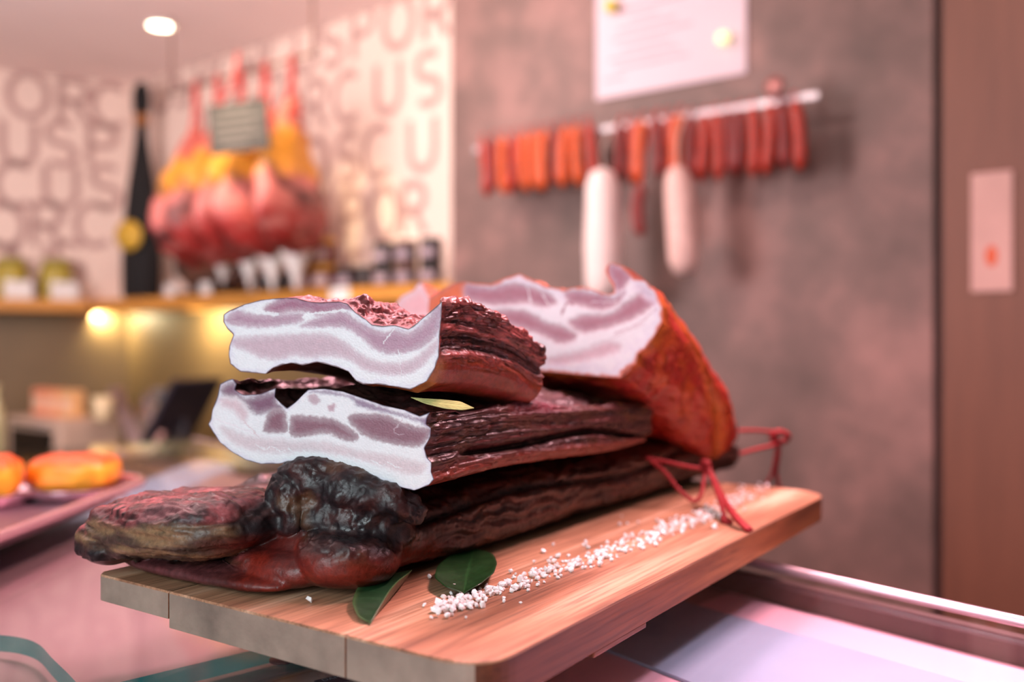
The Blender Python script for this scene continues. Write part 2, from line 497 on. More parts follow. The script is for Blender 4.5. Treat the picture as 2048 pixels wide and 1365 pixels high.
# ---- middle slab
s2_top = [(110,570),(150,548),(180,540),(200,570),(188,600),(238,630),(330,625),(415,590),(408,640),(440,672),(475,702),(520,670),(590,600),(680,595),(780,610),(870,640),(1000,685),(1120,712),(1200,745),(1255,725)]
s2_right = [(1255,725),(1238,760),(1235,790),(1262,810),(1258,860),(1225,920),(1240,970),(1265,1000),(1262,1050),(1278,1090)]
s2_bot = [(70,830),(110,890),(170,940),(250,985),(330,1007),(430,1005),(540,985),(620,985),(700,995),(800,1020),(900,1065),(1000,1100),(1080,1130),(1170,1152),(1250,1122),(1278,1090)]
s2_left = [(110,570),(95,640),(68,710),(60,760),(44,790),(70,830)]
P1, P2, P3, PP = lin(132,96,118), lin(128,94,130), lin(144,104,118), lin(222,206,212)
R2 = [([(112,590),(185,555),(205,600),(250,645),(400,612),(425,670),(455,700),(400,718),(300,735),(215,650),(130,635)], P1, 6),
      ([(600,612),(700,608),(800,630),(900,665),(1000,700),(1200,760),(1252,745),(1250,790),(1240,800),(1150,762),(1050,735),(950,715),(860,690),(800,640)], P2, 5),
      ([(350,790),(365,740),(400,708),(450,708),(472,745),(476,825),(420,842),(345,828)], P3, 4),
      ([(490,772),(510,742),(640,748),(740,765),(800,800),(862,848),(840,885),(760,870),(690,842),(600,852),(540,862),(488,842)], P3, 4),
      ([(805,752),(850,732),(1000,735),(1100,775),(1180,800),(1258,815),(1250,860),(1215,905),(1150,915),(1060,902),(980,885),(905,860),(830,800)], P3, 4),
      ([(585,640),(620,625),(655,650),(640,680),(600,670)], lin(190,160,172), 4), ([(700,690),(740,675),(730,720),(700,715)], lin(190,150,165), 4),
      ([(110,800),(250,850),(500,880),(700,890),(850,930),(1000,955),(1150,985),(1235,1010),(1200,1065),(1100,1060),(950,1010),(800,970),(620,940),(480,950),(300,940),(170,890)], PP, 7),
      ([(110,650),(200,650),(260,720),(240,780),(180,720),(120,690)], lin(222,196,204), 9)]
L2 = [([(80,760),(200,800),(330,850),(520,870)], lin(240,236,242), 2.5), ([(480,700),(484,850)], FAT, 1.6), ([(1105,760),(1060,830),(1110,850)], lin(205,185,195), 1), ([(230,760),(330,870)], lin(225,205,210), 1.2)] + \
     [([(300 + 90 * k, 900 + 12 * k), (350 + 90 * k, 925 + 12 * k), (380 + 90 * k, 915 + 14 * k)], FAT, 1.3) for k in range(9)]
def amp2(A, PO, L):
    side = sst(.75, 1.0, PO) * sst(2.2, 1.9, PO)
    P = np.stack([A[:, 0] * 55, L * 9 + .5 * fbm(A * 40, 2), A[:, 2] * 110], -1)
    P2 = np.stack([A[:, 0] * 120, L * 90, A[:, 2] * 120], -1)
    topn = sst(1.1, .8, PO) + sst(3.6, 4, PO)
    fold = -.008 * np.exp(-((A[:, 2] + .0125 + .004 * np.sin(L * 22) + .012 * L) / .0028) ** 2) * side * sst(.02, .05, L)
    fold += -.006 * np.exp(-((A[:, 2] - .014 + .003 * np.sin(L * 31 + 1)) / .0022) ** 2) * side * sst(.01, .04, L)
    return side * (.0042 * ridge(P, 4) + .0007 * fbm(P2, 3)) + topn * (.004 * fbm(P2 * .5, 3)) + fold - .0015
def paint2(A, PO, L, D, N):
    side = sst(.9, 1.05, PO) * sst(2.0, 1.85, PO)
    P = np.stack([A[:, 0] * 60, L * 13, A[:, 2] * 300], -1)
    n1 = fbm(P, 4); n2 = fbm(np.stack([A[:, 0] * 60, L * 40, A[:, 2] * 90], -1) + 4, 3)
    C = mixc(np.array([.022, .006, .006])[None], np.array([.085, .020, .018])[None], sst(-.4, .5, n1))
    C = mixc(C, np.array([.070, .030, .014])[None], sst(.0, .5, n2) * .6)
    C = mixc(C, np.array([.17, .030, .018])[None], sst(1.82, 1.98, PO) * sst(3, 2.3, PO) * .9)
    C = mixc(C, np.array([.13, .012, .03])[None], np.exp(-((L - .14) / .05) ** 2) * sst(1.35, 1.0, PO) * .7)
    C = mixc(C, np.array([.16, .06, .02])[None], np.exp(-((L - .29) / .03) ** 2) * sst(1.5, 1.1, PO) * sst(0, .3, n2))
    C = mixc(C, DK[None], sst(-.001, -.006, D) * .92)  # shade in the side folds painted into the colour
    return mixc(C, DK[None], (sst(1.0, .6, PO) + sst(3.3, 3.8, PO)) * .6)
fm2 = dict(res=(460, 160), fn=face_paint(z1, 2.73, R2, L2, FAT, lin(74,56,84), 2.4, grain=.08), label='white and mauve cut face with thick fat')
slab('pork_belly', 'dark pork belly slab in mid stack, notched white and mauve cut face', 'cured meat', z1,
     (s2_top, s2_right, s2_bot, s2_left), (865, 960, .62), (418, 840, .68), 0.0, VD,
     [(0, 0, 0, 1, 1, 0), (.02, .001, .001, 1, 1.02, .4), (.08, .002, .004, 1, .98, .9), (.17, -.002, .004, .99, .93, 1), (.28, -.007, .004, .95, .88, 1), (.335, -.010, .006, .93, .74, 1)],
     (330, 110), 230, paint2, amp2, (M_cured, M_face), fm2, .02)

# ---- orange smoked slab, back right
s4_top = [(205,250),(250,218),(330,178),(385,168),(450,175),(530,180),(600,150),(680,125),(760,160),(840,195),(920,205),(1010,190),(1080,210),(1150,235),(1178,222),(1172,190),(1148,155),(1130,110),(1140,80),(1160,65),(1220,82),(1265,125),(1285,148)]
s4_right = [(1285,148),(1340,160),(1400,222),(1430,300),(1430,380),(1390,450),(1340,520),(1302,545),(1290,600),(1240,622)]
s4_bot = [(300,560),(450,610),(600,640),(720,640),(830,640),(980,655),(1130,668),(1215,672),(1222,640),(1240,622)]
s4_left = [(205,250),(200,330),(240,440),(300,560)]
A1, A2 = lin(172,108,126), lin(212,168,180)
FAT4 = lin(238,228,234)
R4 = [([(180,250),(250,205),(330,160),(388,160),(398,230),(385,300),(290,360),(190,350)], lin(226,104,52), 4), ([(395,185),(450,188),(540,195),(640,172),(720,185),(800,215),(860,242),(872,280),(800,305),(720,280),(600,292),(450,280),(390,250)], A1, 6),
      ([(925,215),(1080,225),(1170,250),(1240,215),(1190,290),(1100,318),(1000,295),(940,285)], A1, 6),
      ([(1140,110),(1165,75),(1220,88),(1262,135),(1250,175),(1200,225),(1175,185)], A1, 5),
      ([(540,312),(700,318),(830,378),(900,395),(980,440),(962,480),(880,490),(800,452),(650,405),(560,370),(500,340)], A1, 6),
      ([(938,372),(1010,340),(1150,330),(1250,262),(1340,215),(1390,280),(1300,352),(1150,410),(1020,438),(950,402)], A1, 6),
      ([(830,568),(1000,528),(1150,480),(1215,500),(1180,545),(1000,588),(850,600)], A2, 8),
      ([(1290,190),(1350,190),(1400,260),(1350,270)], lin(222,200,214), 9)]
L4 = [([(870,240),(910,290),(880,340),(840,330)], FAT4, 6), ([(900,340),(930,280),(960,290)], A1, 3), ([(1060,270),(1150,275),(1190,268)], FAT4, 1.4), ([(720,190),(740,270)], FAT4, 2), ([(800,230),(830,290)], FAT4, 2),
      ([(1180,440),(1300,390),(1400,310)], lin(214,186,196), 3), ([(1050,500),(1200,450),(1330,390)], lin(220,196,204), 2)]
def amp4(A, PO, L):
    P2 = A * 70
    P = np.stack([A[:, 0] * 40, L * 30, A[:, 2] * 40], -1)
    d = .0035 * fbm(P, 3) + .0008 * fbm(P2 * 2, 3)
    d += -.006 * np.exp(-((A[:, 2] - .012 + .22 * (L - .11)) / .006) ** 2) * sst(1, 1.15, PO) * sst(2.1, 1.9, PO) * sst(.01, .06, L)
    return d
def paint4(A, PO, L, D, N):
    n1 = fbm(A * 55, 4); n2 = fbm(np.stack([A[:, 0] * 60, L * 25, A[:, 2] * 60], -1) + 8, 3)
    C = mixc(np.array([.37, .026, .018])[None], np.array([.47, .075, .018])[None], sst(-.1, .5, n2))
    line = np.exp(-((A[:, 2] - .012 + .22 * (L - .11)) / .009) ** 2) * sst(.01, .05, L)
    C = mixc(C, np.array([.48, .15, .02])[None], np.clip(line * .9 + sst(.02, .004, L) * .6 + sst(.25, .6, n1) * .2, 0, 1))
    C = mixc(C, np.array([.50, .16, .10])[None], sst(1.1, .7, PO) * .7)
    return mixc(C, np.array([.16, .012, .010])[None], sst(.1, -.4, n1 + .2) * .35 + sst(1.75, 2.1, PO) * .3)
fm4 = dict(res=(400, 180), fn=face_paint(z4, 2.63, R4, L4, FAT4, lin(214,88,40), 7.5, grain=.06), label='pink and white marbled cut face')
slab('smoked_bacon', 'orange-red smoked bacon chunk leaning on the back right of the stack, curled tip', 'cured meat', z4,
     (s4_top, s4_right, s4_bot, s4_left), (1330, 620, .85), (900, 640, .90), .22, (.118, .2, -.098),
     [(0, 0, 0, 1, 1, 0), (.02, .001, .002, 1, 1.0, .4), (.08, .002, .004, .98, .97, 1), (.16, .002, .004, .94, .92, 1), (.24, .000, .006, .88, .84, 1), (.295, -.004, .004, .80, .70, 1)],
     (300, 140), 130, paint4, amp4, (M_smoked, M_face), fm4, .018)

# ---- smoked piece behind
s5_top = [(20,300),(60,242),(120,212),(152,172),(172,180),(190,215),(205,240),(260,282),(340,300),(420,300)]
s5_right = [(420,300),(440,450),(430,600)]
s5_bot = [(20,560),(150,620),(300,630),(430,600)]
s5_left = [(20,300),(0,380),(20,560)]
R5 = [([(40,330),(70,262),(130,232),(160,215),(200,262),(250,320),(150,350)], lin(236,190,196), 8), ([(60,420),(250,400),(400,430),(240,480)], A1, 8)]
def amp5(A, PO, L): return .003 * fbm(A * 50, 3)
fm5 = dict(res=(140, 90), fn=face_paint(z4, 2.63, R5, [], lin(244,222,224), lin(214,120,90), 3.0), label='pale pink cut face')
slab('smoked_bacon', 'pale smoked bacon piece with a peaked pink tip, behind the top slab', 'cured meat', z4,
     (s5_top, s5_right, s5_bot, s5_left), (935, 650, .985), (785, 640, 1.03), .1, (.42, .8, -.05),
     [(0, 0, 0, 1, 1, 0), (.03, 0, 0, 1, 1, .5), (.08, -.008, 0, .97, .9, 1), (.11, -.012, 0, .9, .8, 1)],
     (140, 60), 60, paint4, amp5, (M_smoked, M_face), fm5)

# ---- the long bottom belly: lofted core and lobes fused into one skin
def superloft(st, n=64):
    """stations (v, wl, wr, h0, h1)"""
    V, Fc = [], []
    K = interp_keys(st, np.linspace(st[0][0], st[-1][0], 90))
    vs = np.linspace(st[0][0], st[-1][0], 90)
    for v, (wl, wr, h0, h1) in zip(vs, K):
        cw, ch, rw, rh = (wl + wr) / 2, (h0 + h1) / 2, (wr - wl) / 2, (h1 - h0) / 2
        for k in range(n):
            a = 2 * math.pi * k / n; c, s = math.cos(a), math.sin(a)
            V.append((cw + rw * math.copysign(abs(c) ** .55, c), v, ch + rh * math.copysign(abs(s) ** .6, s) + (.010 * min(1, max(0, (v - .52) / .1))) * (cw - (cw + rw * c)) / .1 * (s > 0) * s))
    m = len(vs)
    for i in range(m - 1):
        for k in range(n): Fc.append((i * n + k, i * n + (k + 1) % n, (i + 1) * n + (k + 1) % n, (i + 1) * n + k))
    Fc.append(tuple(range(n))[::-1]); Fc.append(tuple((m - 1) * n + k for k in range(n)))
    return V, Fc

def ellipsoid(c, r, rot=0.0, tilt=0.0, e=0.8, n=40, m=24):
    V, Fc = [], []
    sg = lambda x: math.copysign(abs(x) ** e, x)
    for i in range(1, m):
        p = -math.pi / 2 + math.pi * i / m
        for k in range(n):
            a = 2 * math.pi * k / n
            x, y, z = r[0] * sg(math.cos(p)) * sg(math.cos(a)), r[1] * sg(math.cos(p)) * sg(math.sin(a)), r[2] * sg(math.sin(p))
            z += tilt * x
            V.append((c[0] + x * math.cos(rot) - y * math.sin(rot), c[1] + x * math.sin(rot) + y * math.cos(rot), c[2] + z))
    for i in range(m - 2):
        for k in range(n): Fc.append((i * n + k, i * n + (k + 1) % n, (i + 1) * n + (k + 1) % n, (i + 1) * n + k))
    Fc.append(tuple(range(n))[::-1]); Fc.append(tuple((m - 2) * n + k for k in range(n)))
    return V, Fc

parts = [superloft([(.452, -.60, -.45, .001, .026), (.475, -.605, -.418, .001, .042), (.54, -.605, -.404, .001, .052), (.62, -.605, -.398, .001, .062), (.82, -.605, -.398, .001, .064),
                    (.98, -.60, -.398, .001, .064), (1.08, -.585, -.394, .002, .062), (1.14, -.565, -.402, .006, .054), (1.165, -.53, -.43, .015, .046)]),
         ellipsoid((-.552, .452, .0335), (.080, .052, .0210), -.10, .10, .75),         # front left flap
         ellipsoid((-.604, .425, .019), (.028, .018, .014), -.3, 0, .8),               # its drooping tip
         ellipsoid((-.523, .446, .0062), (.080, .024, .0054), -.02, 0, .7),             # thin rind under the flap
         ellipsoid((-.442, .497, .042), (.042, .030, .021), .3, -.15, .85),
         ellipsoid((-.432, .486, .0615), (.052, .016, .0150), .30, -.22, .85),
         ellipsoid((-.472, .470, .050), (.014, .016, .022), .2, 0, .85),            # crusty lump
         ellipsoid((-.470, .520, .062), (.036, .05, .014), 0, .0, .9),
         ellipsoid((-.428, .478, .020), (.034, .036, .0185), .5, 0, .85),              # smooth red rind bulge
         ellipsoid((-.470, .458, .013), (.040, .022, .012), -.1, 0, .8),
         ellipsoid((-.47, 1.06, .055), (.05, .045, .022), 0, 0, .9), ellipsoid((-.42, 1.10, .050), (.03, .05, .020), .2, 0, .8)]
V, Fc = merge(parts)
tmp = bpy.data.objects.new('fuse', mesh('fuse', V, Fc)); COL.objects.link(tmp)
rm = tmp.modifiers.new('r', 'REMESH'); rm.mode = 'VOXEL'; rm.voxel_size = .00145
sm = tmp.modifiers.new('s', 'SMOOTH'); sm.iterations = 3; sm.factor = .5
dg = bpy.context.evaluated_depsgraph_get()
me = bpy.data.meshes.new_from_object(tmp.evaluated_get(dg)); bpy.data.objects.remove(tmp)
me.name = 'pork_belly'
Q = vcos(me); Nn = vnormals(me)
w, v, h = Q[:, 0], Q[:, 1], Q[:, 2]
side = sst(-.44, -.41, w) * sst(.50, .56, v)
lobe = sst(-.478, -.49, w + .25 * (v - .45)) * sst(.535, .50, v) * sst(.016, .022, h + .05 * (w + .55))
rindb = sst(.034, .022, h + .12 * (w + .43)) * sst(-.50, -.47, w) * sst(.60, .53, v)
rindf = sst(.0125, .0105, h) * sst(.5, .47, v) * sst(-.46, -.47, w)
rind = np.clip(rindb + rindf, 0, 1)
Pf = np.stack([w * 60, v * 8, h * 95 + .6 * fbm(Q * 25, 2)], -1)
Pl = np.stack([w * 26, v * 75, h * 90], -1)
Pc = Q * 95
D = side * (.0050 * ridge(Pf, 4) - .002)
D += -.007 * np.exp(-((h - .040 + .006 * np.sin(v * 17)) / .003) ** 2) * side
lump = (1 - side) * (1 - lobe) * (1 - rind)
D += lump * (.0060 * fbm(Pc * .34, 3) + .0020 * ridge(np.stack([w * 60 + v * 40, v * 30, h * 70], -1) + .5 * fbm(Q * 40, 2)[:, None], 3) + .0009 * fbm(Pc * 1.4, 3))
top = sst(.2, .8, Nn[:, 2])
D += lobe * (top * (.0036 * fbm(Pl * .7, 3) + .0020 * ridge(Pl * 1.2, 3)) + (1 - top) * (.0042 * ridge(np.stack([w * 20, v * 20, h * 170], -1), 3) - .001))
D += lobe * .0030 * np.exp(-((h - .052 - .1 * (w + .55)) / .004) ** 2) * (1 - top)
D += rind * .0008 * fbm(Q * 40, 3)
D += .0006 * fbm(Q * 330, 2) * (1 - rind)
D *= sst(-.0005, .004, h)
Q2 = Q + Nn * D[:, None]; Q2[:, 2] = np.maximum(Q2[:, 2], .0006)
n1 = fbm(Pf * np.array([1, 1.5, 3]), 4); n2 = fbm(Q * 70, 4); n3 = fbm(Q * 28 + 3, 3)
C = mixc(np.array([.018, .006, .006])[None], np.array([.070, .016, .010])[None], sst(-.4, .5, n1))
C = mixc(C, np.array([.09, .032, .012])[None], sst(.15, .6, n3) * .5)
cl = mixc(np.array([.012, .007, .009])[None], np.array([.045, .014, .013])[None], sst(-.2, .5, n2))
cl = mixc(cl, np.array([.15, .07, .03])[None], sst(.3, .6, n3) * .5)
C = mixc(C, cl, lump)
lt = mixc(np.array([.13, .030, .032])[None], np.array([.34, .085, .090])[None], sst(-.35, .4, fbm(Pl, 3)))  # pink highlight of the overhead lamp painted into the lobe's top colour
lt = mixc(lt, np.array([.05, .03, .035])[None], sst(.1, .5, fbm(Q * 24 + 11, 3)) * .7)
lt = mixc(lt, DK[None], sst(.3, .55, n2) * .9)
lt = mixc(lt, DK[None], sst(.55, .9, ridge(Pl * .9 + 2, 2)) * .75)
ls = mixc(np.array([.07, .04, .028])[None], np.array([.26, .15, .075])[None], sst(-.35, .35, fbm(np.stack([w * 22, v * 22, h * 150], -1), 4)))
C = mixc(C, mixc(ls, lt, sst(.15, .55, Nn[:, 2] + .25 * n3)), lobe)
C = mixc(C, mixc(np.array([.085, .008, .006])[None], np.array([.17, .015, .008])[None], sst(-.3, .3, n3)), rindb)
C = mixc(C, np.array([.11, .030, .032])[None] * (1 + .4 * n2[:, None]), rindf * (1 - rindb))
C = mixc(C, DK[None], sst(-.0008, -.0045, D) * .9)  # crease shade painted in where the surface sinks
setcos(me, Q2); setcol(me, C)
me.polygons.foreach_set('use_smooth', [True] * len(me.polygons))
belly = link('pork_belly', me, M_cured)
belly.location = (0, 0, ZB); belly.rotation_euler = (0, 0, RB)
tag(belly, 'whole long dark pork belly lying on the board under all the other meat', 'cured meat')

# ================================================================ BOARD
def wood(name, c0, c1, c2, streak, sc=1.0):
    m, nt, b = newmat(name)
    v = coords(nt, (42 * sc, 2.6 * sc, 42 * sc))
    n1 = node(nt, 'ShaderNodeTexNoise', Scale=1.0, Detail=6.0, Roughness=.62, Distortion=.5); nt.links.new(v, n1.inputs['Vector'])
    v2 = coords(nt, (420 * sc, 14 * sc, 420 * sc))
    n2 = node(nt, 'ShaderNodeTexNoise', Scale=1.0, Detail=3.0); nt.links.new(v2, n2.inputs['Vector'])
    v3 = coords(nt, (9 * sc, 1.6 * sc, 9 * sc))
    n3 = node(nt, 'ShaderNodeTexNoise', Scale=1.0, Detail=3.0, Distortion=1.2); nt.links.new(v3, n3.inputs['Vector'])
    a = ramp(nt, n1.outputs['Fac'], [(.3, tuple(lin(*c0))), (.52, tuple(lin(*c1))), (.72, tuple(lin(*c2)))])
    mx = nt.nodes.new('ShaderNodeMix'); mx.data_type = 'RGBA'; mx.blend_type = 'MULTIPLY'; mx.inputs['Factor'].default_value = 1
    nt.links.new(a, mx.inputs[6]); nt.links.new(ramp(nt, n2.outputs['Fac'], [(.32, (streak,) * 3), (.55, (1, 1, 1))]), mx.inputs[7])
    my = nt.nodes.new('ShaderNodeMix'); my.data_type = 'RGBA'; my.blend_type = 'MULTIPLY'; my.inputs['Factor'].default_value = 1
    nt.links.new(mx.outputs[2], my.inputs[6]); nt.links.new(ramp(nt, n3.outputs['Fac'], [(.34, (.62, .55, .5)), (.55, (1, 1, 1))]), my.inputs[7])
    nt.links.new(my.outputs[2], b.inputs['Base Color'])
    b.inputs['Roughness'].default_value = .5
    bump(nt, b, n2.outputs['Fac'], .25, .0006)
    return m
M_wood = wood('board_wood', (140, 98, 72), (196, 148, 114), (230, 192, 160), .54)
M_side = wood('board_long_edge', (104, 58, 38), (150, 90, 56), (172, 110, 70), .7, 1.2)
M_end = mat('board_end_grain', (150, 132, 118), .7, 0, .42, 26, .3, stretch=(1, 1, 1))

def loc_wv(px, py):
    p = onz(px, py, ZB)
    return np.array([p @ WD, p @ VD])
cA, cB, cC = loc_wv(193, 1147), loc_wv(966, 1339), loc_wv(1661, 986)
cD = cA + cC - cB
def rounded(corners, rads, n=10):
    out = []
    m = len(corners)
    for i in range(m):
        p, a, b = corners[i], corners[i - 1], corners[(i + 1) % m]
        da, db = nrm(a - p), nrm(b - p); r = rads[i]
        s, e = p + da * r, p + db * r
        for t in np.linspace(0, 1, n): out.append((1 - t) ** 2 * s + 2 * t * (1 - t) * p + t * t * e)
    return np.array(out)
root = thing('cutting_board', 'thick rounded wooden cutting board under the meat, glued from three strips', 'cutting board', (0, 0, ZB - BT), RB)
def at_w(w, front):
    a, b = (cA, cB) if front else (cD, cC)
    return a + (b - a) * (w - a[0]) / (b[0] - a[0])
cuts = [cA[0], loc_wv(340, 1182)[0], loc_wv(690, 1271)[0], cB[0]]
bm = bmesh.new()
gap = .0004
for i, dzb in enumerate((.0055, 0, 0)):
    wl, wr = cuts[i] + (gap if i else 0), cuts[i + 1] - (gap if i < 2 else 0)
    fl, fr = at_w(wl, 1), at_w(wr, 1)
    bl, br = at_w(wl, 0) + (at_w(wl, 0) - at_w(wl, 1)) * 0, at_w(wr, 0)
    if i == 0: fl, bl = cA, cD
    if i == 2: fr, br = cB, cC
    rad = [.008 if i == 0 else .0008, .030 if i == 2 else .0008, .045 if i == 2 else .0008, .030 if i == 0 else .0008]
    out = rounded([fl, fr, br, bl], rad)
    lo = [bm.verts.new((p[0], p[1], dzb)) for p in out]; hi = [bm.verts.new((p[0], p[1], BT)) for p in out]
    m = len(out)
    f = bm.faces.new(hi); f2 = bm.faces.new(lo[::-1])
    sd = []
    for k in range(m):
        q = bm.faces.new((lo[k], lo[(k + 1) % m], hi[(k + 1) % m], hi[k]))
        mid = (out[k] + out[(k + 1) % m]) / 2
        d = out[(k + 1) % m] - out[k]
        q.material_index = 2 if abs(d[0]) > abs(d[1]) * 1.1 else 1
    es = [e for e in f.edges]
    r = bmesh.ops.bevel(bm, geom=es, offset=.0016, segments=3, affect='EDGES', profile=.5)
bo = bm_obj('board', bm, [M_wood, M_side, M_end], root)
M_rub = mat('foot_rubber', (46, 40, 38), .7)
for fw, fv in ((-.52, .53), (-.34, .50), (-.52, .93), (-.36, .80)):
    lathe('foot', [(.012, -(ZB - BT - ZG)), (.013, -.004), (.012, 0.0045 if fw < -.5 else .0)], M_rub, root, 20, loc=(fw, fv, 0))
# the finger groove cut along the underside of the long edge shows as a shallow rail
g0, g1 = cB[1] + .118, cB[1] + .192
bm = bmesh.new()
gw = cB[0]
add_box(bm, gw - .03, gw - .0006, g0, g1, -.0042, .0004, .0012)
bm_obj('grip_rail', bm, M_side, root)

# ================================================================ LEAVES, SALT, TWINE
M_leaf = mat_col('bay_leaf', (0.28, 0.42), 90, .2, .0005, .2, .5)
def leaf(label, outline, mid, lift, zbase, up=None, gcol=(30, 62, 34), edge=0.0):
    """outline px: two sides from stalk to tip; on the level zbase with a lift(u, s) in metres"""
    a, b = rs(outline[0], 40, 2), rs(outline[1], 40, 2)
    m_ = rs(mid, 40, 2)
    V, Cc = [], []
    n = 12
    g = lin(*gcol)
    for i in range(40):
        for j in range(2 * n + 1):
            s = (j - n) / n
            p = m_[i] * (1 - abs(s)) + (a[i] if s < 0 else b[i]) * abs(s)
            q = up(p[0], p[1]) if up else onz(p[0], p[1], zbase)
            q = q + np.array([0, 0, lift(i / 39, s)])
            V.append(q)
            vein = .35 * math.exp(-(s / .05) ** 2) + .14 * max(0, math.sin(i / 39 * 60 + abs(s) * 9)) ** 8
            Cc.append(g * (1 + 2.2 * vein) + edge * sst(.85, 1.0, abs(s)) * np.array([.12, .16, .05]))
    w_ = 2 * n + 1
    Fc = [(i * w_ + j, i * w_ + j + 1, (i + 1) * w_ + j + 1, (i + 1) * w_ + j) for i in range(39) for j in range(2 * n)]
    o = link('bay_leaf', mesh('bay_leaf', V, Fc, col=np.array(Cc)), M_leaf)
    so = o.modifiers.new('thick', 'SOLIDIFY'); so.thickness = .0006; so.offset = 1
    return tag(o, label, 'leaf')
leaf('green bay leaf at the front board edge with its right half folded up', ([(742,1252),(716,1246),(703,1222),(714,1196),(745,1180),(790,1170),(824,1163)], [(742,1252),(766,1234),(790,1212),(806,1195),(816,1180),(824,1163)]),
     [(742,1252),(752,1236),(772,1215),(795,1192),(812,1176),(824,1163)], lambda u, s: .001 + .010 * (s > 0) * s * math.sin(math.pi * u) + .004 * (s < 0) * (-s) * math.sin(math.pi * u) + .006 * u * u, ZB, gcol=(32, 66, 38), edge=.4)
leaf('round dark green bay leaf beside the near end of the salt', ([(927,1197),(890,1195),(868,1180),(874,1158),(900,1132),(930,1118),(950,1114)], [(927,1197),(962,1190),(988,1172),(995,1150),(988,1130),(970,1117),(950,1114)]),
     [(927,1197),(930,1180),(934,1160),(940,1138),(945,1125),(950,1114)], lambda u, s: .0012 + .005 * s * s * math.sin(math.pi * min(1, u + .1)) + .004 * u, ZB, gcol=(26, 62, 28))
leaf('thin pale green bay leaf poking out between the two upper slabs', ([(948,816),(920,803),(880,799),(845,797),(822,795)], [(948,816),(925,820),(890,817),(850,807),(822,795)]),
     [(948,816),(922,812),(885,808),(848,802),(822,795)], lambda u, s: 0.0, 0, up=lambda x, y: W(x, y, .628 - .004 * (y - 807) / 10), gcol=(190, 190, 124), edge=.3)

M_salt, nt_, b_ = newmat('coarse_salt')
b_.inputs['Base Color'].default_value = (.86, .84, .84, 1); b_.inputs['Roughness'].default_value = .35
nz_ = node(nt_, 'ShaderNodeTexNoise', Scale=300.0); nt_.links.new(coords(nt_), nz_.inputs['Vector']); bump(nt_, b_, nz_.outputs['Fac'], .4, .0006)
b_.inputs['Subsurface Weight'].default_value = .25; b_.inputs['Subsurface Radius'].default_value = (.002, .002, .002); b_.inputs['Subsurface Scale'].default_value = 1
path = catmull([(885,1225),(960,1195),(1030,1170),(1100,1148),(1190,1118),(1260,1092),(1330,1062),(1400,1040),(1450,1012),(1520,985)], 200)
bm0 = bmesh.new(); bmesh.ops.create_icosphere(bm0, subdivisions=1, radius=1.0)
iv = np.array([tuple(v.co) for v in bm0.verts]); ifc = [tuple(v.index for v in f.verts) for f in bm0.faces]; bm0.free()
rnd = np.random.RandomState(5); sp = []
dens = interp_keys([(0, 1.4), (.1, 1.2), (.2, .6), (.28, .5), (.38, 1.2), (.5, .9), (.62, .8), (.75, 1.1), (.88, .9), (1, .5)], np.linspace(0, 1, 200))[:, 0]
dens = np.maximum(dens, .1); dens /= dens.sum()
def grain(x, y, pile):
    p = onz(x, y, ZB)
    r = rnd.uniform(.0011, .0024) * (1 + .15 * rnd.randn())
    s = np.array([1, rnd.uniform(.65, 1.0), rnd.uniform(.55, .9)])
    R = np.array(Matrix.Rotation(rnd.uniform(0, 6.28), 3, Vector(nrm(rnd.randn(3)))))
    q = (iv * (1 + .22 * rnd.randn(len(iv), 1)) * s * r) @ R.T
    sp.append((q + p + np.array([0, 0, -q[:, 2].min() + .0001 + pile]), ifc))
for k in range(520):
    i = rnd.choice(200, p=dens); c = path[i]
    sig = 9.5 * (1.0 if i < 120 else .8); g = rnd.randn(2)
    x, y = c[0] + g[0] * sig * 1.7, c[1] + g[1] * sig * .85
    grain(x, y, max(0, .0016 * (1 - abs(g).sum() / 1.6)) * rnd.uniform(0, 1.4) if rnd.rand() < .6 else 0)
for k in range(70):
    i = rnd.randint(200); c = path[i]; grain(c[0] + rnd.randn() * 25, c[1] + rnd.randn() * 16, 0)
for x, y in ((859,1159),(1041,1208),(619,1207),(1087,1107),(1107,1093),(1240,1052),(1255,1050),(1107,1128),(1031,1152)): grain(x, y, 0)
V, Fc = merge(sp)
tag(link('coarse_salt', mesh('coarse_salt', V, Fc, smooth=False), M_salt), 'trail of coarse white salt grains scattered along the bare side of the board', 'salt', kind='stuff')

M_str = mat('red_twine', (146, 14, 22), .65, 0, .25, 300, .2)
def strand(pts, r=.0019, res=60): 
    return tube_data(catmull([W(*p) for p in pts], res), r, 7, True)
S = [strand([(1292,916,.93),(1330,924,.935),(1375,934,.945),(1412,940,.95)]),
     strand([(1300,920,.93),(1330,945,.93),(1358,980,.925),(1388,1003,.92),(1402,990,.925),(1408,960,.94),(1412,935,.95)]),
     strand([(1408,925,.95),(1420,950,.94),(1434,985,.90),(1446,1022,.865),(1452,1040,.86)]),
     strand([(1412,928,.95),(1428,965,.93),(1448,1005,.88),(1472,1038,.835),(1497,1062,.812)], .0022),
     strand([(1415,930,.949),(1432,965,.93),(1453,1004,.88),(1476,1035,.838),(1502,1060,.814)], .0020),
     strand([(1404,930,.952),(1410,924,.948),(1417,930,.946),(1413,942,.948),(1404,936,.952)], .0028, 30),
     strand([(1446,1034,.862),(1452,1040,.855),(1460,1044,.85),(1452,1046,.852),(1446,1040,.858)], .0026, 30)]
V, Fc = merge(S)
tag(link('butcher_twine', mesh('butcher_twine', V, Fc), M_str), 'knotted red twine tied round the belly, ends lying on the board near the salt', 'twine')
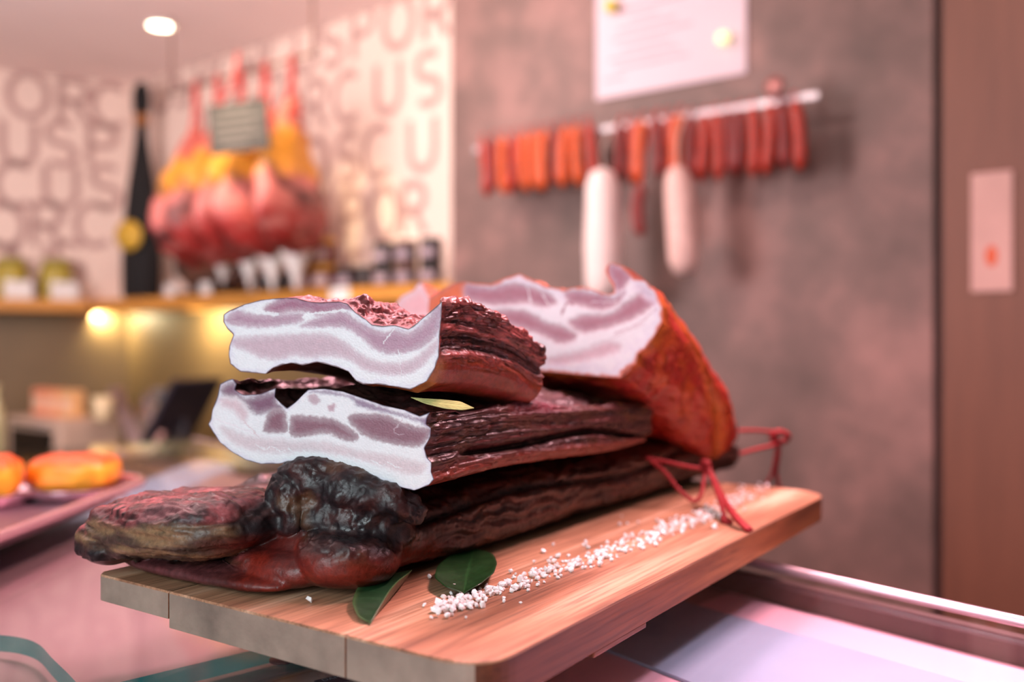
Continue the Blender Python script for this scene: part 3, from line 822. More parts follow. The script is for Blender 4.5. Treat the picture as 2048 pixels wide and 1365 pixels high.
S = [strand([(1478,862,1.10),(1515,862,1.12),(1548,865,1.13),(1572,868,1.13)]),
     strand([(1480,908,1.08),(1510,900,1.10),(1540,893,1.12),(1562,886,1.13)]),
     strand([(1540,875,1.13),(1556,864,1.125),(1576,872,1.13),(1568,884,1.135),(1545,882,1.13),(1556,872,1.128)], .003, 40),
     strand([(1556,880,1.13),(1552,910,1.135),(1545,945,1.14),(1532,972,1.145),(1520,1000,1.15),(1512,1026,1.15)]),
     strand([(1558,880,1.13),(1556,915,1.135),(1552,945,1.14),(1558,980,1.145),(1562,1020,1.15)], .0024)]
V, Fc = merge(S)
tag(link('butcher_twine', mesh('butcher_twine', V, Fc), M_str), 'looped red twine hanging over the far end of the board from the belly tip', 'twine')
# ================================================================ DISPLAY COUNTER
M_gl = mat_glass('counter_glass', (.97, .985, .98), .9)
M_teal = mat('teal_edge_glow', (0, 130, 132), .3, 0, .1, 20, spec=.4, emit=(0, 120, 122), estr=.22)  # faint emission imitates light piped out through the glass edge
M_deck = mat('display_deck_enamel', (166, 140, 142), .35, 0, .08, 4)
M_reflect = mat('blue_reflection', (168, 184, 208), .6, .0, .06, 30, stretch=(1, 12, 1))  # bluish reflection on the glass, put into the ledge colour
M_dark = mat('case_inner_panel', (84, 58, 54), .6)
M_edge_hl = mat('pink_edge_highlight', (226, 196, 206), .18, .6, .05)
M_alu = mat('aluminium_profile', (150, 140, 142), .4, .5, .1, 60)
M_blk = mat('black_plastic', (26, 24, 26), .45)
cnt = thing('display_counter', 'glass-topped display counter with pink-lit deck under the cutting board', 'counter')
def prism(name, poly, z0, z1, mats, parent, side=None):
    bm = bmesh.new()
    lo = [bm.verts.new((p[0], p[1], z0)) for p in poly]; hi = [bm.verts.new((p[0], p[1], z1)) for p in poly]
    bm.faces.new(hi); bm.faces.new(lo[::-1])
    for k in range(len(poly)):
        f = bm.faces.new((lo[k], lo[(k + 1) % len(poly)], hi[(k + 1) % len(poly)], hi[k]))
        if side is not None: f.material_index = side
    return bm_obj(name, bm, mats, parent)
def flat(p): return np.array([p[0], p[1]])
E0, E1 = flat(onz(1498, 1122, ZG)), flat(onz(2048, 1243, ZG))
e = nrm(E1 - E0); pr = np.array([e[1], -e[0]])
if pr[1] > 0: pr = -pr
g1, g2 = E0 - e * 1.5, E1 + e * .55
prism('glass_top', [g1, g2, g2 + pr * 1.5, g1 + pr * 1.5], ZG - .008, ZG, M_gl, cnt)
tube('edge_highlight', [np.array([*(E0 - e * 1.5), ZG - .001]), np.array([*(E1 + e * .55), ZG - .001])], .0042, M_edge_hl, cnt, 12)  # pink tube added to give the glass edge its bright highlight
prism('back_panel', [g1 + pr * .006, g2 + pr * .006, g2 + pr * .018, g1 + pr * .018], ZG - .6, ZG - .0085, M_dark, cnt)
zd = ZG - .030
d0, d1 = flat(onz(1470, 1178, zd)), flat(onz(2048, 1310, zd)); de = nrm(d1 - d0); dp = np.array([de[1], -de[0]]); dp = dp if dp[1] < 0 else -dp
a1 = d1 + de * .5; a0 = d0 - de * ((d0[0] + .538) / de[0])
prism('deck', [a0, a1, a1 + dp * 1.5, np.array([-.538, -.6])], zd - .02, zd, M_deck, cnt)
prism('side_ledge', [np.array([-.538, 2.0]), np.array([-.538, -.4]), np.array([-.647, -.4]), np.array([-.647, 2.0])], zd - .02, zd - .002, M_reflect, cnt)
q = [flat(onz(x, y, zd + .0004)) for x, y in ((1474, 1180), (2200, 1346), (2000, 1620), (900, 1480), (1190, 1290))]
prism('lit_deck_patch', q, zd, zd + .0004, mat('painted_pink_light', (240, 184, 202), .35, 0, .03), cnt)  # lighter pink sheet: the lit part of the deck put into colour
q = [flat(onz(x, y, zd + .003)) for x, y in ((1202, 1294), (1359, 1201), (2150, 1428), (1700, 1490))]
prism('blue_grey_strip', q, zd + .0006, zd + .003, mat('grey_blue_strip', (152, 164, 190), .55), cnt)  # flat blue-grey strip laid over the deck
# two lower glass shelves with green polished edges
zs = ZG - .0125
A = catmull([flat(onz(x, y, zs)) for x, y in ((-90, 1262), (-20, 1269), (40, 1276), (78, 1290), (105, 1318), (140, 1352), (175, 1392), (215, 1440))], 40)
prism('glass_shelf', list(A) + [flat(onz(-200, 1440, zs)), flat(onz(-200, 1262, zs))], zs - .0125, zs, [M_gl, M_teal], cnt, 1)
l0, l1 = flat(onz(200, 1375, zs)), flat(onz(700, 1254, zs)); le = nrm(l1 - l0); lp = np.array([le[1], -le[0]]); lp = lp if lp[1] < 0 else -lp
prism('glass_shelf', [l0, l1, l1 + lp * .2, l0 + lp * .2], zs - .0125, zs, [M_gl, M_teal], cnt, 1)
prism('shelf_profile', [l0 + lp * .006, l1 + lp * .006, l1 + lp * .026, l0 + lp * .026], zs - .0165, zs - .013, M_alu, cnt)
lathe('bumper_pad', [(.0095, 0), (.0095, .0012)], mat('brown_pad', (70, 44, 48), .6), cnt, 24, loc=tuple(onz(566, 1322, zs)))
# small printed strip by the near edge
t0, t1 = flat(onz(628, 1366, zs)), flat(onz(735, 1341, zs)); te = nrm(t1 - t0); tp = np.array([te[1], -te[0]]); tp = tp if tp[1] < 0 else -tp
prism('printed_strip', [t0, t1, t1 + tp * .012, t0 + tp * .012], zs + .0004, zs + .0012, mat('navy_label', (48, 46, 66), .5), cnt)
cu = bpy.data.curves.new('txt', 'FONT'); cu.body = 'DAMON 695/16'; cu.size = .0062
to = bpy.data.objects.new('txt', cu); COL.objects.link(to)
me = bpy.data.meshes.new_from_object(to.evaluated_get(bpy.context.evaluated_depsgraph_get())); bpy.data.objects.remove(to); me.name = 'printed_text'
o = link('printed_text', me, mat('pale_print', (150, 170, 190), .6), cnt)
o.location = (*(t0 + te * .004 + tp * .0055), zs + .0014); o.rotation_euler = (0, 0, math.atan2(te[1], te[0]))

# ================================================================ ROOM
TH = math.radians(-38.54)
T = np.array([math.cos(TH), math.sin(TH)]); NV = np.array([-math.sin(TH), math.cos(TH)])
def ws(px, n):
    r = np.array([(px - CX) / F, 1.0]); t = n / (r @ NV); return t * (r @ T), t
def wz(py, d): return EYE + (CY - py) / F * d
def wpt(s, n, z): p = T * s + NV * n; return (p[0], p[1], z)
def spx(px, py, n):
    s, d = ws(px, n); return s, wz(py, d)
def wbox(name, s0, s1, n0, n1, z0, z1, m, parent=None, bev=0.0):
    o = box(name, s0, s1, n0, n1, z0, z1, m, parent, bev)
    if parent is None: o.rotation_euler = (0, 0, TH)
    return o
def struct(o): return tag(o, kind='structure')
HC = EYE + 1.35
M_paper = mat('wallpaper_ground', (236, 212, 198), .75, 0, .05, 3)
M_letter = mat('wallpaper_print', (186, 152, 144), .75, 0, .06, 6)
M_ceil = mat('ceiling_paint', (250, 230, 226), .8, 0, .03, 2)
M_olive = mat('dark_splashback', (116, 94, 62), .5, 0, .15, 3)
M_floor = mat('floor_tile', (90, 82, 78), .5)
def plaster(name, c0, c1, c2):
    m, nt, b = newmat(name)
    n1 = node(nt, 'ShaderNodeTexNoise', Scale=2.2, Detail=7.0, Roughness=.62); nt.links.new(coords(nt), n1.inputs['Vector'])
    nt.links.new(ramp(nt, n1.outputs['Fac'], [(.3, tuple(lin(*c0))), (.5, tuple(lin(*c1))), (.68, tuple(lin(*c2)))]), b.inputs['Base Color'])
    b.inputs['Roughness'].default_value = .55; bump(nt, b, n1.outputs['Fac'], .15, .01)
    return m
M_brown = plaster('brown_plaster', (74, 58, 51), (114, 87, 80), (158, 117, 109))
M_wpan = mat('brown_wood_panel', (116, 72, 54), .5, 0, .14, 5, stretch=(6, 6, .7))
sC, dC = ws(255, 2.75); sE = ws(903, 2.75)[0]
struct(wbox('wall_back', sC, sE + .2, 2.75, 2.85, 1.60, HC, M_paper))
struct(wbox('wall_back_lower', sC, sE + .2, 2.752, 2.85, 0, 1.60, M_olive))
s0b, s1b = ws(903, 2.43)[0], ws(1866, 2.43)[0]
struct(wbox('wall_right', s0b, s1b, 2.43, 2.749, 0, HC, M_brown))
s2b = ws(1886, 2.43)[0]
struct(wbox('trim_1', s1b, s2b, 2.46, 2.7, 0, HC, mat('dark_joint', (64, 46, 44), .7)))
struct(wbox('wall_side', s2b, s2b + 1.6, 2.425, 2.7, 0, HC, M_wpan))
cor = T * sC + NV * 2.75
lx, ly = -.882, -.471; LR = math.atan2(-ly, -lx)       # left wall local x runs toward the corner
def lbox(name, x0, x1, y0, y1, z0, z1, m, parent=None, bev=0.0):
    o = box(name, x0, x1, y0, y1, z0, z1, m, parent, bev)
    if parent is None: o.location = (cor[0], cor[1], 0); o.rotation_euler = (0, 0, LR)
    return o
struct(lbox('wall_left', -1.8, .02, 0, .1, 1.60, HC, M_paper))
struct(lbox('wall_left_lower', -1.8, .02, .002, .1, 0, 1.60, M_olive))
struct(box('ceiling', -4.2, 3.2, -1.6, 6.2, HC, HC + .1, M_ceil))
struct(box('floor', -4.2, 3.2, -1.6, 6.2, -.1, 0, M_floor))

# wallpaper lettering
def arc(cx, cy, rx, ry, a0, a1, n=18):
    return [(cx + rx * math.cos(math.radians(a)), cy + ry * math.sin(math.radians(a))) for a in np.linspace(a0, a1, n)]
GL = {'O': [arc(0, 0, .34, .42, 0, 360, 40)], 'C': [arc(0, 0, .34, .42, 48, 312, 30)],
      'U': [[(-.28, .42), (-.28, -.12)] + arc(0, -.12, .28, .30, 180, 360, 20)[1:-1] + [(.28, -.12), (.28, .42)]],
      'S': [arc(0, .21, .25, .21, 40, 270, 22) + arc(0, -.21, .25, .21, 90, -140, 22)[1:]],
      'P': [[(-.24, -.42), (-.24, .42)], [(-.24, .42), (0, .42)] + arc(0, .2, .25, .22, 90, -90, 16)[1:] + [(-.24, -.02)]],
      'R': [[(-.24, -.42), (-.24, .42)], [(-.24, .42), (0, .42)] + arc(0, .2, .25, .22, 90, -90, 16)[1:] + [(-.24, -.02)], [(0, -.02), (.26, -.42)]]}
def letters(name, items, place, size, parent):
    V, Fc = [], []
    for ch, x, z in items:
        for st in GL[ch]:
            P = np.array(st) * size; tg = np.gradient(P, axis=0); tg /= np.linalg.norm(tg, axis=1)[:, None]
            nn = np.stack([-tg[:, 1], tg[:, 0]], -1) * size * .075
            b0 = len(V)
            for p, q in zip(P, nn):
                V += [place(x + p[0] + q[0], z + p[1] + q[1]), place(x + p[0] - q[0], z + p[1] - q[1])]
            Fc += [(b0 + 2 * i, b0 + 2 * i + 1, b0 + 2 * i + 3, b0 + 2 * i + 2) for i in range(len(P) - 1)]
    o = link(name, mesh(name, V, Fc, smooth=False), M_letter, parent)
    return o
it = []
z1r = wz(45, ws(797, 2.75)[1])
rows = [('OPSUCROPSU', [797, 727, 665, 612, 558, 507, 456, 408, 364, 324]), ('SUCROPSU', [857, 777, 696, 632, 575, 520, 470, 420]), ('UCSOPR', [845, 757, 696, 630, 570, 515]), ('ROPSUC', [828, 768, 706, 640, 585, 530]), ('UCSUPO', [850, 778, 715, 650, 590, 540])]
for k, (st, xs) in enumerate(rows):
    for ch, x in zip(st, xs): it.append((ch, ws(x, 2.75)[0], z1r - .25 * k))
it.append(('R', ws(872, 2.75)[0], z1r))
wb = bpy.data.objects['wall_back']; wl = bpy.data.objects['wall_left']
letters('printed_letters', it, lambda a, b: (a, 2.7485, min(b, HC - .002)), .235, wb)
lc = np.array([lx, ly])
def lpx(px, py):
    r = np.array([(px - CX) / F, 1.0])
    # cor + t*l = k*r
    Mx = np.array([[lx, -r[0]], [ly, -r[1]]]); t, k = np.linalg.solve(Mx, -cor)
    return -t, wz(py, k)
it = [(ch, *lpx(x, y)) for ch, x, y in (('O', 57, 190), ('R', 148, 202), ('C', 222, 212), ('U', 37, 285), ('S', 122, 288), ('P', 205, 292), ('C', 32, 370), ('U', 122, 372), ('S', 212, 374), ('O', 8, 452), ('R', 95, 450), ('C', 190, 450), ('P', -10, 530), ('U', 62, 530), ('S', 140, 528))]
letters('printed_letters', it, lambda a, b: (a, -.0015, min(b, HC - .002)), .255, wl)

# shelf, running round the corner
M_shelf = mat('oak_shelf', (206, 142, 62), .45, 0, .12, 6, stretch=(1, 8, 8))
ZS = EYE + .204
sh = thing('oak_shelf', 'long honey-coloured wooden shelf running along the wall behind the jars', 'shelf', rz=0)
fr = wbox('shelf_board', sC - .02, s0b - .005, 2.50, 2.747, ZS - .058, ZS, M_shelf, None, .003); fr.parent = sh
o = lbox('shelf_board', -1.8, -.20, -.22, -.003, ZS - .058, ZS, M_shelf, None, .003); o.parent = sh

# ceiling downlight
p = W(322, 50, (HC - EYE) * F / (CY - 50))
dl = thing('ceiling_downlight', 'round white recessed downlight shining in the ceiling', 'light', (p[0], p[1], HC))
lathe('trim_ring', [(.050, -.001), (.066, -.001), (.064, -.007), (.052, -.008)], mat('white_trim', (240, 235, 230), .4), dl, 32, close=False)
lathe('lens', [(.050, -.004), (.001, -.005)], mat('lamp_lens', (255, 240, 220), .5, emit=(255, 236, 205), estr=14), dl, 32, close=False)

# ================================================================ HAMS
M_ham = mat_col('ham_surface', (.4, .55), 40, .2, .003, .15, .5)
M_red = mat('red_cord', (206, 58, 52), .6)
nH = 2.30
def make_ham(seed, front=False):
    rnd = np.random.RandomState(seed)
    V, Fc, C = [], [], []
    prof = interp_keys([(0, .024, .022), (.05, .044, .030), (.10, .070, .036), (.17, .108, .046), (.25, .150, .060), (.33, .186, .074), (.41, .200, .082), (.49, .172, .074), (.545, .100, .05), (.572, .02, .02)], np.linspace(0, .572, 60))
    n = 40
    for i, (a, b) in enumerate(prof):
        z = -i / 59 * .572
        for k in range(n):
            t = 2 * math.pi * k / n
            V.append((b * .84 * math.cos(t), a * math.sin(t) + .02 * math.sin(z * 6), z))
    V = np.array(V); V += .016 * fbm(V * 12 + seed * 5, 3)[:, None] * np.array([1, 1, .3])
    for i in range(59):
        for k in range(n): Fc.append((i * n + k, (i + 1) * n + k, (i + 1) * n + (k + 1) % n, i * n + (k + 1) % n))
    Fc.append(tuple(range(n))[::-1]); Fc.append(tuple(59 * n + k for k in range(n)))
    z = -V[:, 2]; nz = fbm(V * 18 + seed, 3)
    y = np.abs(V[:, 1])
    fat, red, dk, pk = lin(226, 152, 48), lin(150, 42, 38), lin(64, 32, 32), lin(206, 116, 106)
    C = mixc(lin(196, 104, 90)[None], fat[None], sst(.10, .16, z + .03 * nz))
    C = mixc(C, pk[None], sst(.27, .31, z + .03 * nz))
    band = np.exp(-((z - .375 + .085 * np.minimum(y / .15, 1.3) ** 2 + .02 * nz) / (.030 if front else .024)) ** 2) * (1.0 if front else .7)
    C = mixc(C, red[None], sst(.36, .44, z + .05 * nz))
    C = mixc(C, dk[None], sst(.1, .5, fbm(V * 9 + seed * 3, 3)) * sst(.26, .31, z) * .8)
    C = mixc(C, dk[None], np.clip(band, 0, 1))
    C = mixc(C, lin(206, 134, 124)[None], sst(.1, .4, nz) * sst(.3, .4, z) * .6)
    return mesh('ham_body', V, Fc, col=C)
hx = [(585, 'front ham at the right end of the hanging row, broad side with yellow fat'), (531, 'hanging ham second from the right, just behind the front ham'), (482, 'hanging ham in the middle of the row behind the slate sign'), (436, 'hanging ham second from the left in the row, pale fat showing'), (392, 'leftmost pale hanging ham in the row, next to the black ham')]
for k, (px, lb) in enumerate(hx):
    s, d = ws(px, nH)
    zt = wz(196, 3.58) - .006 * k
    hm = thing('hanging_ham', lb, 'ham', wpt(s, nH, zt), TH + math.radians((12, -6, 4, -3, 6)[k]), 'cured hams hanging from the ceiling rail')
    link('ham_body', make_ham(k + 3, k == 0), M_ham, hm)
    zr = wz(118, 3.58) - zt
    c1 = [(0, -.03, -.04), (0, -.012, .04), (0, -.006, zr + .004), (0, .006, zr + .004), (0, .014, .04), (0, .03, -.04)]
    c2 = [(.028, -.02, -.05), (.036, 0, -.055), (.02, .03, -.05), (-.02, .03, -.045), (-.034, 0, -.05), (-.02, -.03, -.05), (.02, -.026, -.045)]
    V, Fc = merge([tube_data(catmull(c1, 30), .007), tube_data(catmull(c2, 30), .008)])
    link('cord', mesh('cord', V, Fc), M_red, hm)
zr = wz(118, 3.58)
sa, sb = ws(330, nH)[0], ws(640, nH)[0]
rl = thing('ham_rail', 'thin steel rail under the ceiling that the hams hang from', 'rail', (0, 0, 0), TH)
M_chrome = mat('chrome', (210, 205, 200), .2, .9, .05); M_drail = mat('bronze_rail', (128, 92, 72), .4, .5, .1)
tube('bar', [(sa, nH, zr), (sb, nH, zr)], .007, M_drail, rl)
for x in (sa + .05, sb - .04): tube('hanger', [(x, nH, zr), (x, nH, HC)], .004, M_drail, rl)
lathe('end_cap', [(.0, -.011), (.009, -.008), (.012, 0), (.009, .008), (.0, .011)], M_chrome, rl, 16, loc=(sb, nH, zr - .012))

# slate price sign hanging in front of the hams
pc = W(477, 252, 3.42)
sg = thing('slate_sign', 'dark slate sign with chalk lines hanging in front of the hams', 'sign', tuple(pc), math.radians(-12))
M_slate = mat('slate', (52, 48, 46), .7, 0, .15, 20); M_chalk = mat('chalk', (104, 98, 94), .8)
o = box('slate_panel', -.112, .112, -.004, .004, -.092, .084, M_slate, sg, .002); o.rotation_euler = (0, math.radians(-4), 0)
bm = bmesh.new()
for k, (a, b) in enumerate(((-.05, .04), (-.075, .075), (-.07, .05), (-.075, .07), (-.06, .03))):
    add_box(bm, a * 1.2, b * 1.2, -.006, -.0042, .052 - k * .029, .062 - k * .029)
o = bm_obj('chalk_marks', bm, M_chalk, sg); o.rotation_euler = (0, math.radians(-4), 0)
tube('cord', [(-.07, 0, .07), (-.02, 0, .16), (.0, 0, .26)], .003, M_red, sg)

# white drip cups under the hams
M_white = mat('white_plastic', (232, 226, 220), .45)
for k, (px, y, lb) in enumerate(((592, 514, 'white drip cup under the front ham'), (545, 518, 'white pointed drip cup second from the right under the hams'), (500, 516, 'white drip cup in the middle below the hams'), (446, 508, 'leftmost white drip cup below the hams'))):
    s, d = ws(px, 2.36)
    lathe_o = lathe('drip_cup', [(.003, -.125), (.012, -.09), (.028, -.05), (.046, -.01), (.062, .02), (.054, .018)], M_white, None, 24, loc=wpt(s, 2.36, wz(y, d)), close=False)
    tag(lathe_o, lb, 'drip cup', 'drip cups below the hams')

# black wrapped ham standing on the shelf
s, d = ws(283, 2.60)
bh = thing('wrapped_ham', 'tall ham in a black cloth cover with a round yellow label, standing on the shelf', 'ham', wpt(s, 2.60, ZS), TH)
M_cloth = mat('black_cloth', (16, 13, 14), .85, 0, .3, 60)
H = wz(165, d) - ZS
prof = [(.11, 0), (.125, .03), (.128, .15), (.125, .25), (.112, .40), (.09, .55), (.06, .70), (.042, .80), (.036, .86)]
cv = lathe('cover', [(r * .88, z * H / 1.07) for r, z in prof], M_cloth, bh, 32, 1.0, .75)
lathe('tie_band', [(.032, 0), (.042, .01), (.042, .05), (.032, .06)], mat('brown_band', (150, 96, 52), .7), cv, 24, 1, .8, loc=(0, 0, .855 * H / 1.07))
lathe('top_tuft', [(.030, 0), (.046, .03), (.05, .09), (.042, .14), (.02, .17)], M_cloth, bh, 24, 1.0, .8, loc=(0, 0, .9 * H / 1.07))
o = lathe('round_label', [(.072, 0), (.072, .002), (.001, .003)], mat('yellow_label', (206, 164, 54), .6, 0, .2, 40), cv, 32, close=False)
o.rotation_euler = (math.radians(90), 0, math.radians(25)); o.location = (.055, -.10, wz(476, d) - ZS)
# dark ham lying on the shelf
s, d = ws(420, 2.61)
V, Fc = ellipsoid((0, 0, .115), (.24, .085, .09), 0, -.12, .9)
V = np.array(V); V += .012 * fbm(V * 12, 3)[:, None]
dh = thing('dark_ham', 'dark brown cured ham lying on the shelf below the hanging hams', 'ham', wpt(s, 2.612, ZS), TH)
link('ham_body', mesh('ham_body', V, Fc, col=mixc(lin(40, 24, 20)[None], lin(96, 60, 44)[None], sst(-.3, .4, fbm(V * 20, 3)))), M_ham, dh)
bm = bmesh.new(); add_box(bm, -.22, .22, -.06, .06, 0, .022, .004); add_box(bm, -.12, -.08, -.03, .03, .02, .06); add_box(bm, .08, .12, -.03, .03, .02, .05)
bm_obj('wooden_cradle', bm, mat('dark_wood', (58, 36, 26), .6), dh)

# ================================================================ JARS AND TAGS ON THE SHELF
M_gold = mat('gold_lid', (216, 168, 84), .3, .5, .1); M_blid = mat('black_lid', (30, 26, 28), .4)
def jar(label, group, px, n, z, r, hh, body, lid, lab=None):
    s, d = ws(px, n)
    t = thing('preserve_jar', label, 'jar', wpt(s, n, z), TH, group)
    jb = lathe('jar_body', [(r * .86, 0), (r, .006), (r, hh * .70), (r * .88, hh * .77)], body, t, 24)
    lathe('lid', [(r * .92, hh * .77), (r * .95, hh * .78), (r * .95, hh * .98), (r * .88, hh)], lid, t, 24)
    if lab:
        V, Fc = [], []
        for k in range(17):
            a = math.radians(-150 + k * 7.5)
            V += [(r * 1.012 * math.cos(a), r * 1.012 * math.sin(a), hh * .18), (r * 1.012 * math.cos(a), r * 1.012 * math.sin(a), hh * .56)]
        link('paper_label', mesh('paper_label', V, [(2 * k, 2 * k + 2, 2 * k + 3, 2 * k + 1) for k in range(16)]), lab, jb)
    return t
M_rjam = mat('red_preserve', (112, 46, 34), .25); M_bjar = mat('dark_preserve', (44, 34, 36), .3); M_olv = mat('pickle_brine', (176, 158, 62), .25, 0, .3, 20)
M_plab = mat('paper_label', (206, 182, 176), .7); M_llab = mat('lilac_label', (160, 142, 150), .7)
r, hh = .048, .105
for k, px in enumerate((606, 650)):
    for lv in range(2):
        jar(f'{("lower", "upper")[lv]} gold-lidded red preserve jar, {("left", "right")[k]} stack beside the hams', 'gold-lidded jars on the shelf', px, 2.60, ZS + lv * hh, r, hh, M_rjam, M_gold, M_plab)
jar('low dark jar with a pale label, between gold-lidded jars and black stack', 'dark jars on the shelf', 693, 2.60, ZS, .05, .085, M_bjar, M_blid, M_llab)
jar('low all-black jar just left of the stacked dark jars', 'dark jars on the shelf', 730, 2.61, ZS, .036, .085, M_bjar, M_blid)
for k, (px, nm) in enumerate(((768, 'left'), (812, 'middle'), (862, 'right'))):
    for lv in range(2):
        jar(f'{("lower", "upper")[lv]} dark jar in the {nm} stack beside the brown wall', 'dark jars on the shelf', px, 2.60, ZS + lv * .086, .042, .086, M_bjar, M_blid if k != 1 else mat('bronze_lid', (120, 84, 74), .4, .3), M_llab)
for k, (px, nm) in enumerate(((530, 'left'), (565, 'right'))):
    jar(f'small black jar, {nm} of the pair under the drip cups', 'dark jars on the shelf', px, 2.57, ZS, .035, .08, M_bjar, M_blid)
# jars on the left arm of the shelf
def lworld(x, y, z): return (cor[0] + x * math.cos(LR) - y * math.sin(LR), cor[1] + x * math.sin(LR) + y * math.cos(LR), z)
for k, (px, nm) in enumerate(((12, 'at the left end of the shelf'), (102, 'nearer the black wrapped ham'))):
    x = lpx(px, 600)[0] + .02
    t = thing('pickle_jar', 'big green-yellow pickle jar ' + nm, 'jar', lworld(x, -.10, ZS), LR, 'pickle jars on the left shelf')
    lathe('jar_body', [(.068, 0), (.076, .008), (.076, .15), (.06, .175)], M_olv, t, 24)
    lathe('lid', [(.062, .175), (.066, .177), (.066, .20), (.06, .204)], mat('green_lid', (150, 140, 66), .4), t, 24)
    tg = thing('price_card', 'white price card in front of the pickle jar ' + nm, 'price card', lworld(x + .03, -.195, ZS), LR)
    bm = bmesh.new(); add_box(bm, -.062, .062, -.002, .002, 0, .088, .0008); add_box(bm, -.06, .06, -.002, .016, 0, .003)
    bm_obj('card', bm, M_white, tg)
for px, lb in ((343, 'small white price card on the shelf beside the black ham'), (415, 'small white price card on the shelf before the dark ham')):
    s, d = ws(px, 2.52)
    bm = bmesh.new(); add_box(bm, -.04, .04, -.002, .002, 0, .055, .0008); add_box(bm, -.04, .04, -.002, .012, 0, .003)
    o = tag(bm_obj('price_card', bm, M_white), lb, 'price card'); o.location = wpt(s, 2.51, ZS); o.rotation_euler = (0, 0, TH)
s, d = ws(680, 2.5)
o = box('price_card', -.055, .055, -.003, .0, -.058, .0, M_white, None, .0008); o.location = wpt(s, 2.499, ZS); o.rotation_euler = (0, 0, TH)
tag(o, 'white price card stuck on the front edge of the wooden shelf', 'price card')

# ================================================================ SAUSAGES ON THE BROWN WALL
nR = 2.33
s0, z0 = spx(948, 302, nR); s1, z1_ = spx(1638, 196, nR)
ZR = wz(262, ws(1190, nR)[1])
ra = thing('sausage_rail', 'polished steel rail on the brown wall that the sausages hang from', 'rail', (0, 0, 0), TH)
bm = bmesh.new(); add_box(bm, s0, s1, nR - .004, nR + .004, ZR - .010, ZR + .010, .003)
bm_obj('bar', bm, mat('mirror_steel', (206, 200, 204), .25, .5, .03), ra)
for x in (s0 + .05, (s0 + s1) / 2, s1 - .10): tube('bracket', [(x, nR, ZR), (x, 2.43, ZR)], .006, M_chrome, ra)
lathe('mount_disc', [(.026, 0), (.026, .006), (.001, .008)], mat('rose_metal', (190, 130, 124), .35, .6), ra, 24, loc=(ws(1560, nR)[0], nR - .03, ZR + .03), close=False).rotation_euler = (math.radians(90), 0, 0)
def sausage_mesh(length, r, bend, seed):
    P = [(bend * math.sin(math.pi * t) + .004 * math.sin(seed), 0, -t * length) for t in np.linspace(0, 1, 14)]
    rr = r * np.array([.30, .75, .97, 1, 1, .98, 1, 1, .97, 1, 1, .97, .75, .25])
    V, Fc = tube_data(P, rr, 14)
    V = np.array(V); V += .0012 * fbm(V * 60 + seed, 2)[:, None]
    return mesh('sausage', V, Fc)
M_s = [mat('sausage_skin_red', (168, 46, 26), .38, 0, .25, 25, .2), mat('sausage_skin_orange', (206, 84, 30), .36, 0, .22, 25, .2), mat('sausage_skin_dark', (128, 30, 24), .4, 0, .25, 25, .2)]
sx = [(964, 0), (985, 2), (1006, 1), (1027, 0), (1048, 1), (1069, 1), (1090, 1), (1111, 2), (1132, 1), (1153, 1), (1175, 0), (1240, 2), (1262, 0), (1284, 1), (1312, 2), (1334, 0), (1357, 1), (1380, 2), (1406, 0), (1429, 0), (1454, 2), (1478, 2), (1502, 0), (1538, 0), (1562, 2), (1586, 0)]
protos = [sausage_mesh(.175, .0175, .006, 1), sausage_mesh(.175, .0185, -.008, 2), sausage_mesh(.165, .016, .004, 3)]
ordn = ['first', 'second', 'third', 'fourth', 'fifth', 'sixth', 'seventh', 'eighth', 'ninth', 'tenth', 'eleventh', 'twelfth', 'thirteenth']
names = ['brick-red', 'orange', 'dark red']
n_s = len(sx)
first = None
for i, (px, c) in enumerate(sx):
    off = nR - .024 - .003 * (i % 3)
    s, d = ws(px, off)
    where = f'{ordn[i]} from the left end of the steel rail' if i < 13 else f'{ordn[n_s - 1 - i]} from the right end of the steel rail'
    lb = f'{names[c]} dried sausage, {where}'
    if c not in (first or {}):
        o = link('dried_sausage', protos[c], M_s[c])
        lp_ = link('hanging_loop', mesh('hanging_loop', *tube_data([(0, 0, -.006), (0, -.003, .012), (0, .010, .024), (0, .020, .024), (0, .024, .010)], .0022, 6)), M_red, o)
        first = first or {}; first[c] = (o, lp_)
    else:
        o = first[c][0].copy(); COL.objects.link(o); q = first[c][1].copy(); COL.objects.link(q); q.parent = o
    o.location = wpt(s, off, ZR + (.020 if i < 11 else .004 if i < 17 else -.010)); o.rotation_euler = (math.radians(2), math.radians((-4, 3, 0, 5, -2)[i % 5]), TH + .3 * i)
    o.rotation_euler[2] = TH
    tag(o, lb, 'sausage', 'dried sausages on the steel rail')
def salami(px0, px1, y0, y1, n, label, m, rot=0.0):
    s, d = ws((px0 + px1) / 2, n)
    r = (px1 - px0) / 2 * d / F * .97
    zt, zb = wz(y0, d), wz(y1, d)
    t = thing('white_salami', label, 'salami', wpt(s, n, zt), TH)
    L = zt - zb
    pf = [(r * .25, -L), (r * .75, -L + .012), (r * .96, -L + .04), (r, -L * .6), (r * .98, -L * .3), (r * .93, -.05), (r * .7, -.014), (r * .2, 0)]
    o = lathe('casing', pf, m, t, 32); o.rotation_euler = (0, rot, 0)
    me = o.data; c = vcos(me); c += .003 * fbm(c * 22, 3)[:, None]; setcos(me, c)
    tube('string', [(0, 0, -.004), (.002, 0, (ZR - zt) / 2), (0, nR - n - .008, ZR + .018 - zt), (0, nR - n + .012, ZR + .004 - zt)], .0026, mat('string_white', (206, 176, 166), .7), t, 6, 20)
M_sal = mat('white_mould_casing', (242, 220, 214), .65, 0, .06, 30, .2)
M_sal2 = mat('mottled_casing', (226, 188, 178), .65, 0, .16, 30, .3)
salami(1168, 1243, 336, 600, 2.24, 'big white salami hanging long below the sausage rail', M_sal)
